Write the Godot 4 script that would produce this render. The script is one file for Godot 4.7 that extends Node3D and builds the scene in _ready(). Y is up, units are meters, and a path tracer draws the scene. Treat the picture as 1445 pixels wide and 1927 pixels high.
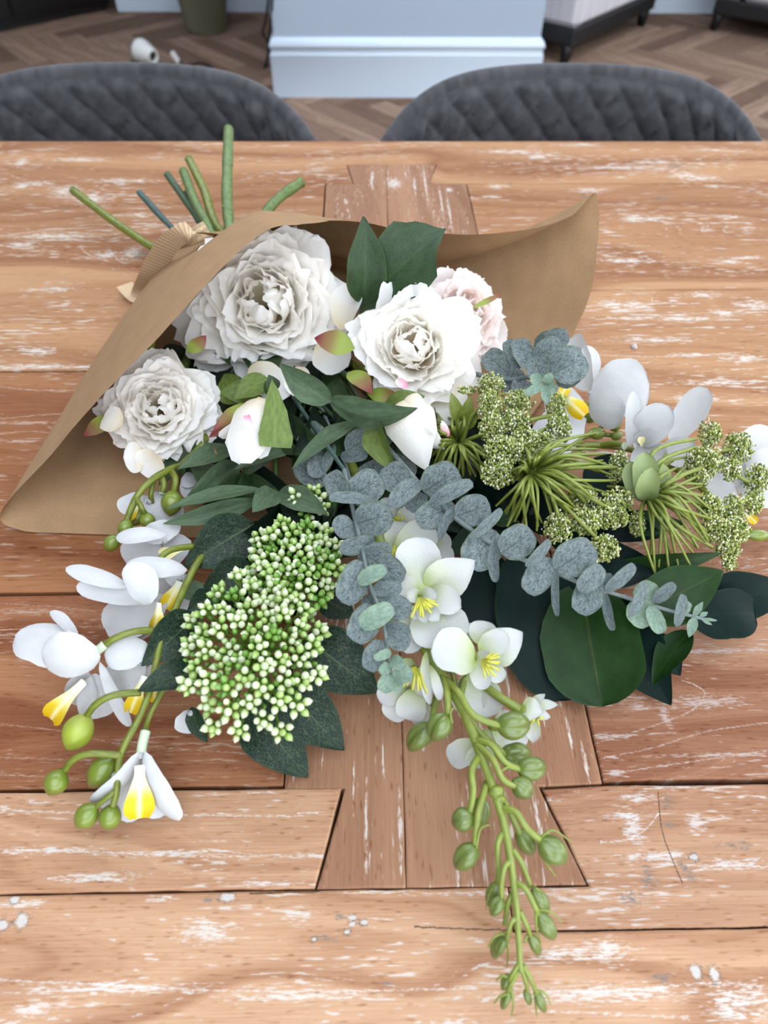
extends Node3D

const TABLE_Y := 0.76
const FOCAL := 1285.0            # focal length in pixels of the 1445 x 1927 frame
const EYE := Vector3(0, 1.14, 0)
var eye_basis: Basis
var M := {}                      # materials by name
var rng := RandomNumberGenerator.new()
var origin := Vector3.ZERO       # base of the thing being built: meshes are laid out in world space, then stored relative to it
var taken := {}
var wob := FastNoiseLite.new()


# ------------------------------------------------------------------ naming and tagging
func numbered(called: String) -> String:
	if not taken.has(called):
		taken[called] = 0
		return called
	taken[called] += 1
	return "%s_%03d" % [called, taken[called]]


func tag(o: Node, label: String, category: String, group := "") -> void:
	o.set_meta("label", label)
	o.set_meta("category", category)
	if group:
		o.set_meta("group", group)


func thing(called: String, label: String, category: String, where: Vector3, group := "") -> Node3D:
	var o := Node3D.new()
	o.name = numbered(called)
	add_child(o, true)
	o.position = where
	origin = where
	tag(o, label, category, group)
	return o


func put(called: String, mesh: Mesh, parent: Node, label := "") -> MeshInstance3D:
	var o := MeshInstance3D.new()
	o.name = called
	o.mesh = mesh
	parent.add_child(o, true)
	if label:
		o.set_meta("label", label)
	return o


func structure(called: String, mesh: Mesh) -> MeshInstance3D:
	var o := put(called, mesh, self)
	o.set_meta("kind", "structure")
	return o


# ------------------------------------------------------------------ where things stand
# the point at height h above the table top that lies on the sight line of a spot measured in the photograph
func at(x: float, y: float, h := 0.0, ground := TABLE_Y) -> Vector3:
	var d := eye_basis * Vector3((x - 722.5) / FOCAL, -(y - 963.5) / FOCAL, -1.0)
	return EYE + d * ((ground + h - EYE.y) / d.y)


func metres(px: float, p: Vector3) -> float:
	return px * -(eye_basis.inverse() * (p - EYE)).z / FOCAL


# ------------------------------------------------------------------ mesh building
class MB:
	var v := PackedVector3Array()
	var uv := PackedVector2Array()
	var ix := PackedInt32Array()
	var col := PackedColorArray()
	var flat := false

	func tri(a: int, b: int, c: int) -> void:
		ix.append(a)
		ix.append(b)
		ix.append(c)

	# points row by row, nv rows of nu; faces towards (row direction) x (column direction)
	func grid(pts: PackedVector3Array, uvs: PackedVector2Array, nu: int, nv: int, wrap := false) -> void:
		var o := v.size()
		v.append_array(pts)
		uv.append_array(uvs)
		for j in nv - 1:
			for i in (nu if wrap else nu - 1):
				var a := o + j * nu + i
				var b := o + j * nu + (i + 1) % nu
				tri(a, a + nu, b)
				tri(b, a + nu, b + nu)

	func tube(path: PackedVector3Array, radii: PackedFloat32Array, sides := 8, ends := true) -> void:
		var n := path.size()
		var pts := PackedVector3Array()
		var uvs := PackedVector2Array()
		var t := (path[1] - path[0]).normalized()
		var a := t.cross(Vector3.UP if absf(t.y) < 0.9 else Vector3.RIGHT).normalized()
		var run := 0.0
		for j in n:
			t = (path[mini(j + 1, n - 1)] - path[maxi(j - 1, 0)]).normalized()
			a = (a - t * a.dot(t)).normalized()
			var b := t.cross(a)
			if j:
				run += path[j].distance_to(path[j - 1])
			for i in sides:
				var k := TAU * i / sides
				pts.append(path[j] + (a * cos(k) + b * sin(k)) * radii[j])
				uvs.append(Vector2(float(i) / sides, run * 20.0))
		var o := v.size()
		grid(pts, uvs, sides, n, true)
		if ends:
			for e in 2:
				var c := v.size()
				v.append(path[0 if e == 0 else n - 1])
				uv.append(Vector2(0.5, 0.5))
				for i in sides:
					var p := o + (0 if e == 0 else (n - 1) * sides) + i
					var q := o + (0 if e == 0 else (n - 1) * sides) + (i + 1) % sides
					if e == 0:
						tri(c, p, q)
					else:
						tri(c, q, p)

	# profile of (radius, height) from bottom to top
	func lathe(profile: PackedVector2Array, sides: int, xf: Transform3D, ridge := 0.0, lobes := 3) -> void:
		var pts := PackedVector3Array()
		var uvs := PackedVector2Array()
		var n := profile.size()
		for j in n:
			for i in sides:
				var k := TAU * i / sides
				var r := profile[j].x * (1.0 - ridge * pow(absf(cos(k * lobes * 0.5)), 7.0))
				pts.append(xf * Vector3(cos(k) * r, profile[j].y, -sin(k) * r))
				uvs.append(Vector2(float(i) / sides, float(j) / (n - 1)))
		grid(pts, uvs, sides, n, true)

	func quad(a: Vector3, b: Vector3, c: Vector3, d: Vector3) -> void:   # counted clockwise as seen from its front
		var o := v.size()
		for p in [a, b, c, d]:
			v.append(p)
			uv.append(Vector2(p.x, p.z))
		tri(o, o + 1, o + 2)
		tri(o, o + 2, o + 3)

	# a box with chamfered edges, turned and placed by xf
	func box(size: Vector3, xf: Transform3D, bevel := 0.004) -> void:
		var h := size / 2.0
		var b := minf(bevel, minf(h.x, minf(h.y, h.z)) * 0.9)
		for axis in 3:
			for s in [-1.0, 1.0]:
				var n := Vector3.ZERO
				n[axis] = s
				var u := Vector3.ZERO
				u[(axis + 1) % 3] = 1.0
				var w := n.cross(u)
				var hu := h[(axis + 1) % 3] - b
				var hw := h[(axis + 2) % 3] - b
				var c := n * h[axis]
				quad(xf * (c - u * hu - w * hw), xf * (c - u * hu + w * hw), xf * (c + u * hu + w * hw), xf * (c + u * hu - w * hw))
		for axis in 3:
			var a1 := (axis + 1) % 3
			var a2 := (axis + 2) % 3
			for s1 in [-1.0, 1.0]:
				for s2 in [-1.0, 1.0]:
					var e := Vector3.ZERO
					e[axis] = h[axis] - b
					var p := Vector3.ZERO
					p[a1] = s1 * h[a1]
					p[a2] = s2 * (h[a2] - b)
					var q := Vector3.ZERO
					q[a1] = s1 * (h[a1] - b)
					q[a2] = s2 * h[a2]
					if s1 * s2 > 0:
						quad(xf * (p - e), xf * (p + e), xf * (q + e), xf * (q - e))
					else:
						quad(xf * (p - e), xf * (q - e), xf * (q + e), xf * (p + e))
		for sx in [-1.0, 1.0]:
			for sy in [-1.0, 1.0]:
				for sz in [-1.0, 1.0]:
					var o := v.size()
					v.append(xf * Vector3(sx * h.x, sy * (h.y - b), sz * (h.z - b)))
					v.append(xf * Vector3(sx * (h.x - b), sy * h.y, sz * (h.z - b)))
					v.append(xf * Vector3(sx * (h.x - b), sy * (h.y - b), sz * h.z))
					for k in 3:
						uv.append(Vector2.ZERO)
					if sx * sy * sz > 0:
						tri(o, o + 2, o + 1)
					else:
						tri(o, o + 1, o + 2)

	func mesh(m: Material, shift := Vector3.ZERO, smooth := true) -> ArrayMesh:
		var p := v.duplicate()
		for i in p.size():
			p[i] -= shift
		var n := PackedVector3Array()
		n.resize(p.size())
		for k in range(0, ix.size(), 3):
			var a := p[ix[k]]
			var f := (p[ix[k + 2]] - a).cross(p[ix[k + 1]] - a)
			for q in 3:
				n[ix[k + q]] += f
		for i in n.size():
			n[i] = n[i].normalized() if n[i].length_squared() > 1e-20 else Vector3.UP
		var arr := []
		arr.resize(Mesh.ARRAY_MAX)
		arr[Mesh.ARRAY_VERTEX] = p
		arr[Mesh.ARRAY_NORMAL] = n
		arr[Mesh.ARRAY_TEX_UV] = uv
		if col.size() == p.size():
			arr[Mesh.ARRAY_COLOR] = col
		arr[Mesh.ARRAY_INDEX] = ix
		var am := ArrayMesh.new()
		am.add_surface_from_arrays(Mesh.PRIMITIVE_TRIANGLES, arr)
		am.surface_set_material(0, m)
		return am


func box_mesh(size: Vector3, centre: Vector3, m: Material, bevel := 0.004, turn := 0.0) -> ArrayMesh:
	var b := MB.new()
	b.box(size, Transform3D(Basis(Vector3.UP, turn), centre), bevel)
	return b.mesh(m, origin)


func spline(pts: Array, per := 6) -> PackedVector3Array:
	var out := PackedVector3Array()
	var n := pts.size()
	for i in n - 1:
		var a: Vector3 = pts[maxi(i - 1, 0)]
		var b: Vector3 = pts[i]
		var c: Vector3 = pts[i + 1]
		var d: Vector3 = pts[mini(i + 2, n - 1)]
		for k in per:
			out.append(b.cubic_interpolate(c, a, d, float(k) / per))
	out.append(pts[n - 1])
	return out


func places(flat: Array) -> Array:   # [x, y, h, x, y, h, ...] to points
	var out := []
	for i in range(0, flat.size(), 3):
		out.append(at(flat[i], flat[i + 1], flat[i + 2]))
	return out


# a smooth stem through measured spots; radius in pixels at its two ends
func stem_mesh(flat: Array, r0: float, r1: float, m: Material, knobs := 0.0, sides := 8) -> ArrayMesh:
	var pts := places(flat)
	var path := spline(pts, 6)
	var radii := PackedFloat32Array()
	for i in path.size():
		var s := float(i) / (path.size() - 1)
		var r := metres(lerpf(r0, r1, s), path[i])
		radii.append(r * (1.0 + knobs * wob.get_noise_2d(i * 31.0, path[0].x * 999.0)))
	var b := MB.new()
	b.tube(path, radii, sides)
	return b.mesh(m, origin)


func outline(kind: String, s: float) -> float:
	match kind:
		"round":      # nearly a disc
			return sqrt(maxf(0.0, 1.0 - pow(absf(2.0 * s - 1.04) / 1.04, 2.3))) if s < 1.0 else 0.0
		"ovate":      # pointed leaf, widest below the middle
			return pow(sin(PI * pow(s, 0.78)), 0.85) * (1.0 - 0.15 * s)
		"lance":
			return pow(sin(PI * pow(s, 0.9)), 0.9)
		"petal":      # narrow base, broad rounded end
			return sqrt(maxf(0.0, 1.0 - pow(absf(s - 0.62) / 0.62 if s < 0.62 else (s - 0.62) / 0.38, 2.4))) * lerpf(0.75, 1.0, smoothstep(0.0, 0.5, s)) + 0.10 * (1.0 - s)
		"obovate":    # broad end
			return sqrt(maxf(0.0, 1.0 - pow(absf(s - 0.64) / 0.64 if s < 0.64 else (s - 0.64) / 0.36, 2.0)))
		"point":      # petal with a pointed end
			return sqrt(maxf(0.0, 1.0 - pow(absf(s - 0.45) / 0.45, 2.2))) * 0.9 + 0.1 if s < 0.45 else pow(maxf(0.0, 1.0 - pow((s - 0.45) / 0.55, 1.7)), 0.9)
		"wedge":
			return lerpf(1.0, 0.0, pow(s, 1.5)) * lerpf(0.85, 1.0, smoothstep(0.0, 0.15, s))
		"lip":        # orchid lip: narrow throat, flared end
			return 0.35 + 0.65 * smoothstep(0.1, 0.75, s) - 0.35 * smoothstep(0.82, 1.0, s)
	return sin(PI * s)


# a leaf or petal from base to tip. o: roll (degrees about its length), arch, cup, fold, curl, ruffle, waves, nu, nv, wl / wr (own half outlines)
func blade(base: Vector3, tip: Vector3, width: float, kind: String, o: Dictionary, mb: MB) -> void:
	var nu: int = o.get("nu", 9)
	var nv: int = o.get("nv", 11)
	var axis := tip - base
	var length := axis.length()
	var dir := axis / length
	var mid := base.lerp(tip, 0.5)
	var face: Vector3 = o.get("face", EYE - mid)
	var n := (face - dir * face.dot(dir)).normalized()
	n = n.rotated(dir, deg_to_rad(o.get("roll", 0.0)))
	var side := dir.cross(n)
	var arch: float = o.get("arch", 0.08)
	var cup: float = o.get("cup", 0.15)
	var fold: float = o.get("fold", 0.0)
	var curl: float = o.get("curl", 0.0)
	var ruffle: float = o.get("ruffle", 0.03)
	var waves: float = o.get("waves", 2.0)
	var bend: float = o.get("bend", 0.0)
	var ragged_edge: float = o.get("edge", 1.0)
	var seed_at: float = base.x * 7919.0 + tip.z * 5153.0
	var pts := PackedVector3Array()
	var uvs := PackedVector2Array()
	for j in nv:
		var s := float(j) / (nv - 1)
		if s > 0.5:
			s = 1.0 - pow(1.0 - (s - 0.5) * 2.0, 1.6) * 0.5   # closer rows near the rounded end
		var w := outline(kind, clampf(s, 0.0, 1.0)) * width * 0.5
		var centre := base + axis * s + n * length * (arch * 4.0 * s * (1.0 - s) + curl * s * s * s) + side * bend * length * 4.0 * s * (1.0 - s)
		for i in nu:
			var t := float(i) / (nu - 1) * 2.0 - 1.0
			var ww := w
			if o.has("wl"):
				var tab: PackedFloat32Array = o.wl if t < 0 else o.wr
				var f := s * (tab.size() - 1)
				var k := mini(int(f), tab.size() - 2)
				ww = lerpf(tab[k], tab[k + 1], smoothstep(0.0, 1.0, f - k)) * width
			ww *= 1.0 + 0.10 * ragged_edge * wob.get_noise_2d(seed_at + s * 210.0 + (400.0 if t > 0 else 0.0), 50.0)
			var lift := cup * t * t * ww + fold * absf(t) * ww
			lift += ruffle * width * (0.35 + 0.65 * absf(t)) * s * wob.get_noise_2d(seed_at + t * 34.0 * waves, s * 46.0 * waves)
			lift += ruffle * 0.45 * width * absf(t) * sin(s * 9.0 * waves + (1.7 if t > 0 else 0.0) + seed_at)
			pts.append(centre + side * (t * ww) + n * lift)
			uvs.append(Vector2(t * 0.5 + 0.5, s))
	mb.grid(pts, uvs, nu, nv)


# rows of [x0, y0, h0, x1, y1, h1, width in pixels, roll, arch, cup]; each becomes a part of its own
func blades(called: String, rows: Array, kind: String, m: Material, parent: Node, o := {}, label := "") -> void:
	for r in rows:
		var a := at(r[0], r[1], r[2])
		var b := at(r[3], r[4], r[5])
		var q := o.duplicate()
		if r.size() > 7:
			q.roll = r[7]
		if r.size() > 8:
			q.arch = r[8]
		if r.size() > 9:
			q.cup = r[9]
		var mb := MB.new()
		blade(a, b, metres(r[6], a.lerp(b, 0.5)), kind, q, mb)
		put(called, mb.mesh(m, origin), parent, label)


func bud_mesh(a: Vector3, b: Vector3, width: float, m: Material, ridge := 0.10, lobes := 3, sharp := 0.0) -> ArrayMesh:
	var mb := MB.new()
	var y := (b - a).normalized()
	var x := y.cross(Vector3(0.31, 0.2, 0.93)).normalized()
	var xf := Transform3D(Basis(x, y, x.cross(y)), a)
	var length := a.distance_to(b)
	var prof := PackedVector2Array()
	for j in 13:
		var s := j / 12.0
		var k := sin(PI * pow(s, 0.9 + 0.15 * sharp))
		var r := pow(maxf(k, 0.0), 0.62 + 0.3 * sharp * s) * width * 0.5
		prof.append(Vector2(maxf(r, 0.0001), s * length))
	mb.lathe(prof, 36, xf, ridge, lobes)
	return mb.mesh(m, origin)


# ------------------------------------------------------------------ textures
func noise(kind: int, freq: float, octaves: int, seed_no: int) -> FastNoiseLite:
	var n := FastNoiseLite.new()
	n.noise_type = kind as FastNoiseLite.NoiseType
	n.frequency = freq
	n.fractal_octaves = octaves
	n.fractal_type = FastNoiseLite.FRACTAL_FBM if octaves > 1 else FastNoiseLite.FRACTAL_NONE
	n.seed = seed_no
	return n


# grey noise, stretched: made at w / sx by h / sy and enlarged to w by h
func field(w: int, h: int, sx: int, sy: int, freq: float, octaves: int, seed_no: int) -> PackedByteArray:
	var im := noise(FastNoiseLite.TYPE_SIMPLEX_SMOOTH, freq, octaves, seed_no).get_seamless_image(maxi(w / sx, 4), maxi(h / sy, 4), false, false, 0.08)
	if sx > 1 or sy > 1:
		im.resize(w, h, Image.INTERPOLATE_CUBIC)
	return im.get_data()


# bare, lime-washed teak: growth rings bent by a slow warp, fine pores, white filler left in the grain
func wood_image(w: int, h: int, seed_no: int, light: Color, dark: Color, white: float, bend: float) -> Image:
	var warp := field(w, h, 32, 8, 0.022, 3, seed_no)
	var fibre := field(w, h, 40, 1, 0.35, 3, seed_no + 1)
	var streak := field(w, h, 16, 1, 0.11, 3, seed_no + 2)
	var patch := field(w, h, 16, 6, 0.035, 3, seed_no + 3)
	var pore := field(w, h, 12, 2, 0.42, 2, seed_no + 4)
	var count := h + 900
	var ring := PackedFloat32Array()
	var chalk := PackedFloat32Array()
	ring.resize(count)
	chalk.resize(count)
	var n1 := noise(FastNoiseLite.TYPE_SIMPLEX_SMOOTH, 0.011, 3, seed_no + 5)
	var n2 := noise(FastNoiseLite.TYPE_SIMPLEX_SMOOTH, 0.045, 3, seed_no + 6)
	for i in count:
		var late := pow(absf(n2.get_noise_1d(i)), 0.7)
		ring[i] = clampf(0.42 + n1.get_noise_1d(i) * 1.15 + n1.get_noise_1d(i * 0.37 + 9000.0) * 0.7 + (late - 0.35) * 0.35, -0.12, 1.15)
		chalk[i] = clampf(0.55 - absf(n2.get_noise_1d(i + 4000)) * 5.0, 0.0, 0.5) + n1.get_noise_1d(i + 7000) * 0.35
	var out := PackedByteArray()
	out.resize(w * h * 3)
	var lr := light.r * 255.0
	var lg := light.g * 255.0
	var lb := light.b * 255.0
	var dr := dark.r * 255.0 - lr
	var dg := dark.g * 255.0 - lg
	var db := dark.b * 255.0 - lb
	var k := 0
	for y in h:
		for x in w:
			var at_ring: float = 450.0 + y + (warp[k] - 128) * bend
			var q := int(at_ring)
			var f: float = at_ring - q
			var g: float = ring[q] * (1.0 - f) + ring[q + 1] * f
			g = g * 0.68 + (fibre[k] - 128) * 0.0022 + 0.13
			var c: float = chalk[q] * 0.8 + (streak[k] - 128) * 0.0050 + (patch[k] - 128) * 0.0036 + (pore[k] - 128) * 0.0062 - white
			var a: float = 0.0 if c < 0.0 else (0.74 if c > 0.30 else c * 2.47)
			var e := k * 3
			var p: float = 0.0 if pore[k] > 78 else (78 - pore[k]) * 0.55
			var r: float = lr + dr * g - p
			var gg: float = lg + dg * g - p
			var b: float = lb + db * g - p
			out[e] = clampi(int(r + (206.0 - r) * a), 0, 255)
			out[e + 1] = clampi(int(gg + (200.0 - gg) * a), 0, 255)
			out[e + 2] = clampi(int(b + (194.0 - b) * a), 0, 255)
			k += 1
	return Image.create_from_data(w, h, false, Image.FORMAT_RGB8, out)


# one mark in the wood: white filler (tone 1) or grey knot (tone -1), ragged along the grain
func mark(im: Image, cx: float, cy: float, rx: float, ry: float, strength: float, tone: Color, grain := 6.0) -> void:
	for y in range(maxi(0, int(cy - ry)), mini(im.get_height(), int(cy + ry) + 1)):
		for x in range(maxi(0, int(cx - rx)), mini(im.get_width(), int(cx + rx) + 1)):
			var d := Vector2((x - cx) / rx, (y - cy) / ry).length()
			if d < 1.0:
				var a := (1.0 - d) * strength + wob.get_noise_2d(x * 11.0 / grain, y * 34.0) * 0.85 + wob.get_noise_2d(x * 30.0 / grain, y * 80.0 + 300.0) * 0.75 + wob.get_noise_2d(x * 5.0, y * 16.0 + 700.0) * 0.6 - 0.42
				if a > 0.0:
					im.set_pixel(x, y, im.get_pixel(x, y).lerp(tone, clampf(a * 1.25, 0.0, 0.82)))


func leaf_image(ground: Color, vein: Color, rim: Color, rib: float, side_veins: float, net: float, seed_no: int, speck := 0.06) -> Image:
	var n := 384
	var cells := noise(FastNoiseLite.TYPE_CELLULAR, 0.045, 1, seed_no)
	cells.cellular_return_type = FastNoiseLite.RETURN_DISTANCE2_SUB
	var net_px := cells.get_image(n, n).get_data()
	var fine := field(n, n, 1, 1, 0.12, 3, seed_no + 1)
	var slow := field(n, n, 1, 1, 0.012, 2, seed_no + 2)
	var im := Image.create(n, n, false, Image.FORMAT_RGB8)
	for y in n:
		var s := float(y) / n
		for x in n:
			var t := absf(float(x) / n - 0.5) * 2.0
			var a := rib * clampf(1.0 - t / (0.075 * (1.15 - s)), 0.0, 1.0)
			var along: float = s - t * 0.42 + (slow[y * n + x] - 128) * 0.0006
			var saw := absf(fposmod(along * 6.0 + (0.5 if x > n / 2 else 0.0), 1.0) - 0.5)
			a = maxf(a, side_veins * clampf(1.0 - saw / 0.10, 0.0, 1.0) * (1.0 - t * 0.5))
			a = maxf(a, net * clampf(1.0 - net_px[y * n + x] / 52.0, 0.0, 1.0))
			var edge := clampf((t - 0.90) / 0.10, 0.0, 1.0)
			var c := ground.lerp(vein, clampf(a * (0.6 + fine[y * n + x] / 320.0), 0.0, 1.0)).lerp(rim, edge * 0.8)
			var k: float = 1.0 + (fine[y * n + x] - 128) / 128.0 * speck * 2.0 + (slow[y * n + x] - 128) / 128.0 * 0.12
			im.set_pixel(x, y, Color(c.r * k, c.g * k, c.b * k))
	return im


func gradient_image(stops: Array, across := false) -> Image:
	var im := Image.create(64, 256, false, Image.FORMAT_RGB8)
	for y in 256:
		var s := y / 255.0 * (stops.size() - 1)
		var k := mini(int(s), stops.size() - 2)
		for x in 64:
			var c: Color = stops[k].lerp(stops[k + 1], smoothstep(0.0, 1.0, s - k))
			if across:   # a paler stripe down the middle
				c = c.lerp(Color(0.97, 0.96, 0.90), clampf(1.0 - absf(x - 32.0) / 11.0, 0.0, 1.0) * 0.75)
			im.set_pixel(x, y, c)
	return im


func cloth_image(base: Color, freq: float, amount: float, seed_no: int, n := 256) -> Image:
	var a := field(n, n, 1, 1, freq, 3, seed_no)
	var b := field(n, n, 1, 1, 0.02, 2, seed_no + 1)
	var im := Image.create(n, n, false, Image.FORMAT_RGB8)
	for y in n:
		for x in n:
			var k: float = 1.0 + ((a[y * n + x] - 128) + (b[y * n + x] - 128) * 0.6) / 128.0 * amount
			im.set_pixel(x, y, Color(base.r * k, base.g * k, base.b * k))
	return im


func weave_image() -> Image:
	var im := Image.create(128, 128, false, Image.FORMAT_RGB8)
	for y in 128:
		for x in 128:
			var k := 0.86 + 0.14 * sin(x * TAU / 16.0) * (0.6 + 0.4 * sin(y * TAU / 8.0)) + wob.get_noise_2d(x * 40.0, y * 40.0) * 0.25
			im.set_pixel(x, y, Color(0.93 * k, 0.81 * k, 0.66 * k))
	return im


func tex(im: Image) -> ImageTexture:
	return ImageTexture.create_from_image(im)


func mat(called: String, colour: Color, rough := 0.5, im: Image = null, back := Color.BLACK, spec := 0.5) -> StandardMaterial3D:
	var m := StandardMaterial3D.new()
	m.resource_name = called
	m.albedo_color = colour
	m.roughness = rough
	m.metallic_specular = spec
	m.cull_mode = BaseMaterial3D.CULL_DISABLED
	if im:
		m.albedo_texture = tex(im)
	if back != Color.BLACK:
		m.backlight_enabled = true
		m.backlight = back
	M[called] = m
	return m


func make_materials() -> void:
	var w := Color.WHITE
	# petals
	mat("peony", w, 0.62, gradient_image([Color(0.96, 0.90, 0.78), Color(0.98, 0.955, 0.89), Color(0.99, 0.985, 0.97), Color(0.995, 0.99, 0.985)]), Color(1.0, 0.985, 0.96), 0.3)
	mat("peony_blush", w, 0.62, gradient_image([Color(0.93, 0.87, 0.78), Color(0.95, 0.90, 0.86), Color(0.95, 0.91, 0.89), Color(0.96, 0.94, 0.93)]), Color(0.95, 0.90, 0.87), 0.3)
	mat("pink_petal", w, 0.6, gradient_image([Color(0.95, 0.93, 0.90), Color(0.93, 0.76, 0.79), Color(0.87, 0.55, 0.63)]), Color(0.3, 0.2, 0.2), 0.3)
	mat("orchid", Color(0.83, 0.832, 0.838), 0.5, cloth_image(Color(0.985, 0.985, 0.98), 0.03, 0.015, 41, 128), Color(0.6, 0.6, 0.58), 0.3)
	mat("lip", w, 0.55, gradient_image([Color(0.96, 0.95, 0.90), Color(0.96, 0.93, 0.70), Color(0.90, 0.77, 0.17), Color(0.88, 0.70, 0.07)], true), Color(0.3, 0.26, 0.1), 0.3)
	mat("pale_lip", w, 0.55, gradient_image([Color(0.93, 0.93, 0.72), Color(0.95, 0.92, 0.66), Color(0.96, 0.92, 0.72)]), Color(0.3, 0.28, 0.2), 0.3)
	mat("delphinium", w, 0.58, gradient_image([Color(0.72, 0.79, 0.50), Color(0.80, 0.82, 0.72), Color(0.815, 0.82, 0.80), Color(0.82, 0.825, 0.82)]), Color(0.6, 0.6, 0.58), 0.3)
	mat("stamen", Color(0.74, 0.73, 0.24), 0.5)
	# plastic stems and buds
	mat("stem_olive", Color(0.46, 0.50, 0.15), 0.42, cloth_image(Color(0.95, 0.95, 0.95), 0.06, 0.14, 51, 128))
	mat("stem_lime", Color(0.60, 0.66, 0.26), 0.40, cloth_image(Color(0.95, 0.95, 0.95), 0.05, 0.10, 52, 128))
	mat("stem_pale", Color(0.80, 0.86, 0.74), 0.45)
	mat("stem_green", Color(0.44, 0.55, 0.26), 0.48, cloth_image(Color(0.95, 0.95, 0.95), 0.06, 0.16, 53, 128))
	mat("stem_dark", Color(0.24, 0.34, 0.20), 0.55, cloth_image(Color(0.95, 0.95, 0.95), 0.06, 0.18, 54, 128))
	mat("stem_grey", Color(0.44, 0.49, 0.48), 0.6, cloth_image(Color(0.95, 0.95, 0.95), 0.08, 0.25, 56, 128))
	mat("stem_blue", Color(0.25, 0.36, 0.33), 0.6, cloth_image(Color(0.95, 0.95, 0.95), 0.08, 0.25, 55, 128))
	mat("bud_olive", w, 0.36, gradient_image([Color(0.42, 0.50, 0.14), Color(0.46, 0.52, 0.17), Color(0.40, 0.42, 0.14)]))
	mat("bud_yellow", w, 0.38, gradient_image([Color(0.62, 0.66, 0.30), Color(0.60, 0.66, 0.22), Color(0.55, 0.60, 0.18)]))
	mat("bud_green", w, 0.36, gradient_image([Color(0.46, 0.54, 0.22), Color(0.47, 0.54, 0.24), Color(0.42, 0.48, 0.22)]))
	# leaves
	mat("leaf_peony", w, 0.5, leaf_image(Color(0.19, 0.285, 0.16), Color(0.29, 0.385, 0.215), Color(0.26, 0.35, 0.17), 0.7, 0.45, 0.30, 61), Color(0.10, 0.16, 0.06), 0.4)
	mat("leaf_sage", w, 0.6, leaf_image(Color(0.30, 0.375, 0.275), Color(0.39, 0.46, 0.34), Color(0.36, 0.44, 0.26), 0.6, 0.35, 0.15, 62), Color(0.10, 0.15, 0.08), 0.35)
	mat("leaf_lime", w, 0.55, leaf_image(Color(0.42, 0.50, 0.22), Color(0.50, 0.58, 0.30), Color(0.42, 0.50, 0.22), 0.6, 0.4, 0.2, 63), Color(0.16, 0.20, 0.06), 0.4)
	mat("sepal", w, 0.5, gradient_image([Color(0.48, 0.54, 0.20), Color(0.52, 0.57, 0.23), Color(0.50, 0.38, 0.22), Color(0.48, 0.16, 0.20)]), Color(0.14, 0.15, 0.05), 0.4)
	mat("leaf_veined", w, 0.42, leaf_image(Color(0.085, 0.145, 0.115), Color(0.33, 0.41, 0.25), Color(0.16, 0.25, 0.15), 0.85, 0.70, 0.50, 64, 0.25), Color.BLACK, 0.3)
	mat("eucalyptus", w, 0.62, leaf_image(Color(0.48, 0.525, 0.52), Color(0.20, 0.24, 0.24), Color(0.36, 0.43, 0.30), 0.75, 0.85, 0.65, 65, 0.17), Color.BLACK, 0.35)
	mat("eucalyptus_mint", w, 0.6, leaf_image(Color(0.52, 0.61, 0.54), Color(0.40, 0.50, 0.41), Color(0.55, 0.64, 0.38), 0.5, 0.5, 0.2, 66, 0.14), Color.BLACK, 0.35)
	mat("magnolia", w, 0.42, leaf_image(Color(0.03, 0.105, 0.09), Color(0.07, 0.145, 0.11), Color(0.06, 0.15, 0.07), 0.7, 0.25, 0.05, 67), Color.BLACK, 0.2)
	mat("magnolia_green", w, 0.40, leaf_image(Color(0.115, 0.235, 0.075), Color(0.28, 0.31, 0.14), Color(0.14, 0.27, 0.09), 0.85, 0.0, 0.04, 68), Color.BLACK, 0.27)
	mat("leaf_shaded", w, 0.55, leaf_image(Color(0.085, 0.135, 0.10), Color(0.14, 0.20, 0.13), Color(0.11, 0.17, 0.10), 0.6, 0.4, 0.2, 70), Color.BLACK, 0.25)  # shade of the bouquet's interior put into the leaf colour
	mat("carrot_bulb", Color(0.56, 0.62, 0.40), 0.5, null, Color(0.16, 0.18, 0.10))
	mat("carrot_green", Color(0.50, 0.55, 0.21), 0.5, cloth_image(Color(0.95, 0.95, 0.95), 0.06, 0.15, 69, 128), Color(0.10, 0.12, 0.03))
	mat("floret", w, 0.7, null, Color.BLACK, 0.3)
	M.floret.vertex_color_use_as_albedo = true
	mat("berry_white", w, 0.36, gradient_image([Color(0.46, 0.62, 0.20), Color(0.68, 0.77, 0.46), Color(0.81, 0.85, 0.70), Color(0.86, 0.87, 0.79)]))
	mat("berry_mid", w, 0.36, gradient_image([Color(0.40, 0.56, 0.16), Color(0.54, 0.68, 0.30), Color(0.66, 0.76, 0.45), Color(0.74, 0.80, 0.56)]))
	mat("berry_green", w, 0.36, gradient_image([Color(0.32, 0.50, 0.14), Color(0.40, 0.58, 0.20), Color(0.50, 0.66, 0.28)]))
	for m in ["berry_white", "berry_mid", "berry_green", "bud_green", "bud_olive"]:
		M[m].clearcoat_enabled = true
		M[m].clearcoat = 0.35
		M[m].clearcoat_roughness = 0.2
	mat("berry_stalk", Color(0.42, 0.55, 0.19), 0.45)
	# wrapping
	mat("kraft", w, 0.82, cloth_image(Color(0.645, 0.52, 0.39), 0.22, 0.055, 71, 512), Color(0.13, 0.09, 0.05), 0.2)
	mat("jute", w, 0.9, weave_image(), Color(0.16, 0.12, 0.08), 0.1)
	# furniture and room
	mat("velvet", w, 0.85, cloth_image(Color(0.285, 0.285, 0.297), 0.035, 0.16, 81, 256), Color.BLACK, 0.25)
	M.velvet.rim_enabled = true
	M.velvet.rim = 0.35
	mat("black_metal", Color(0.05, 0.05, 0.055), 0.4)
	mat("gap_dark", Color(0.09, 0.06, 0.045), 0.9)
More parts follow.
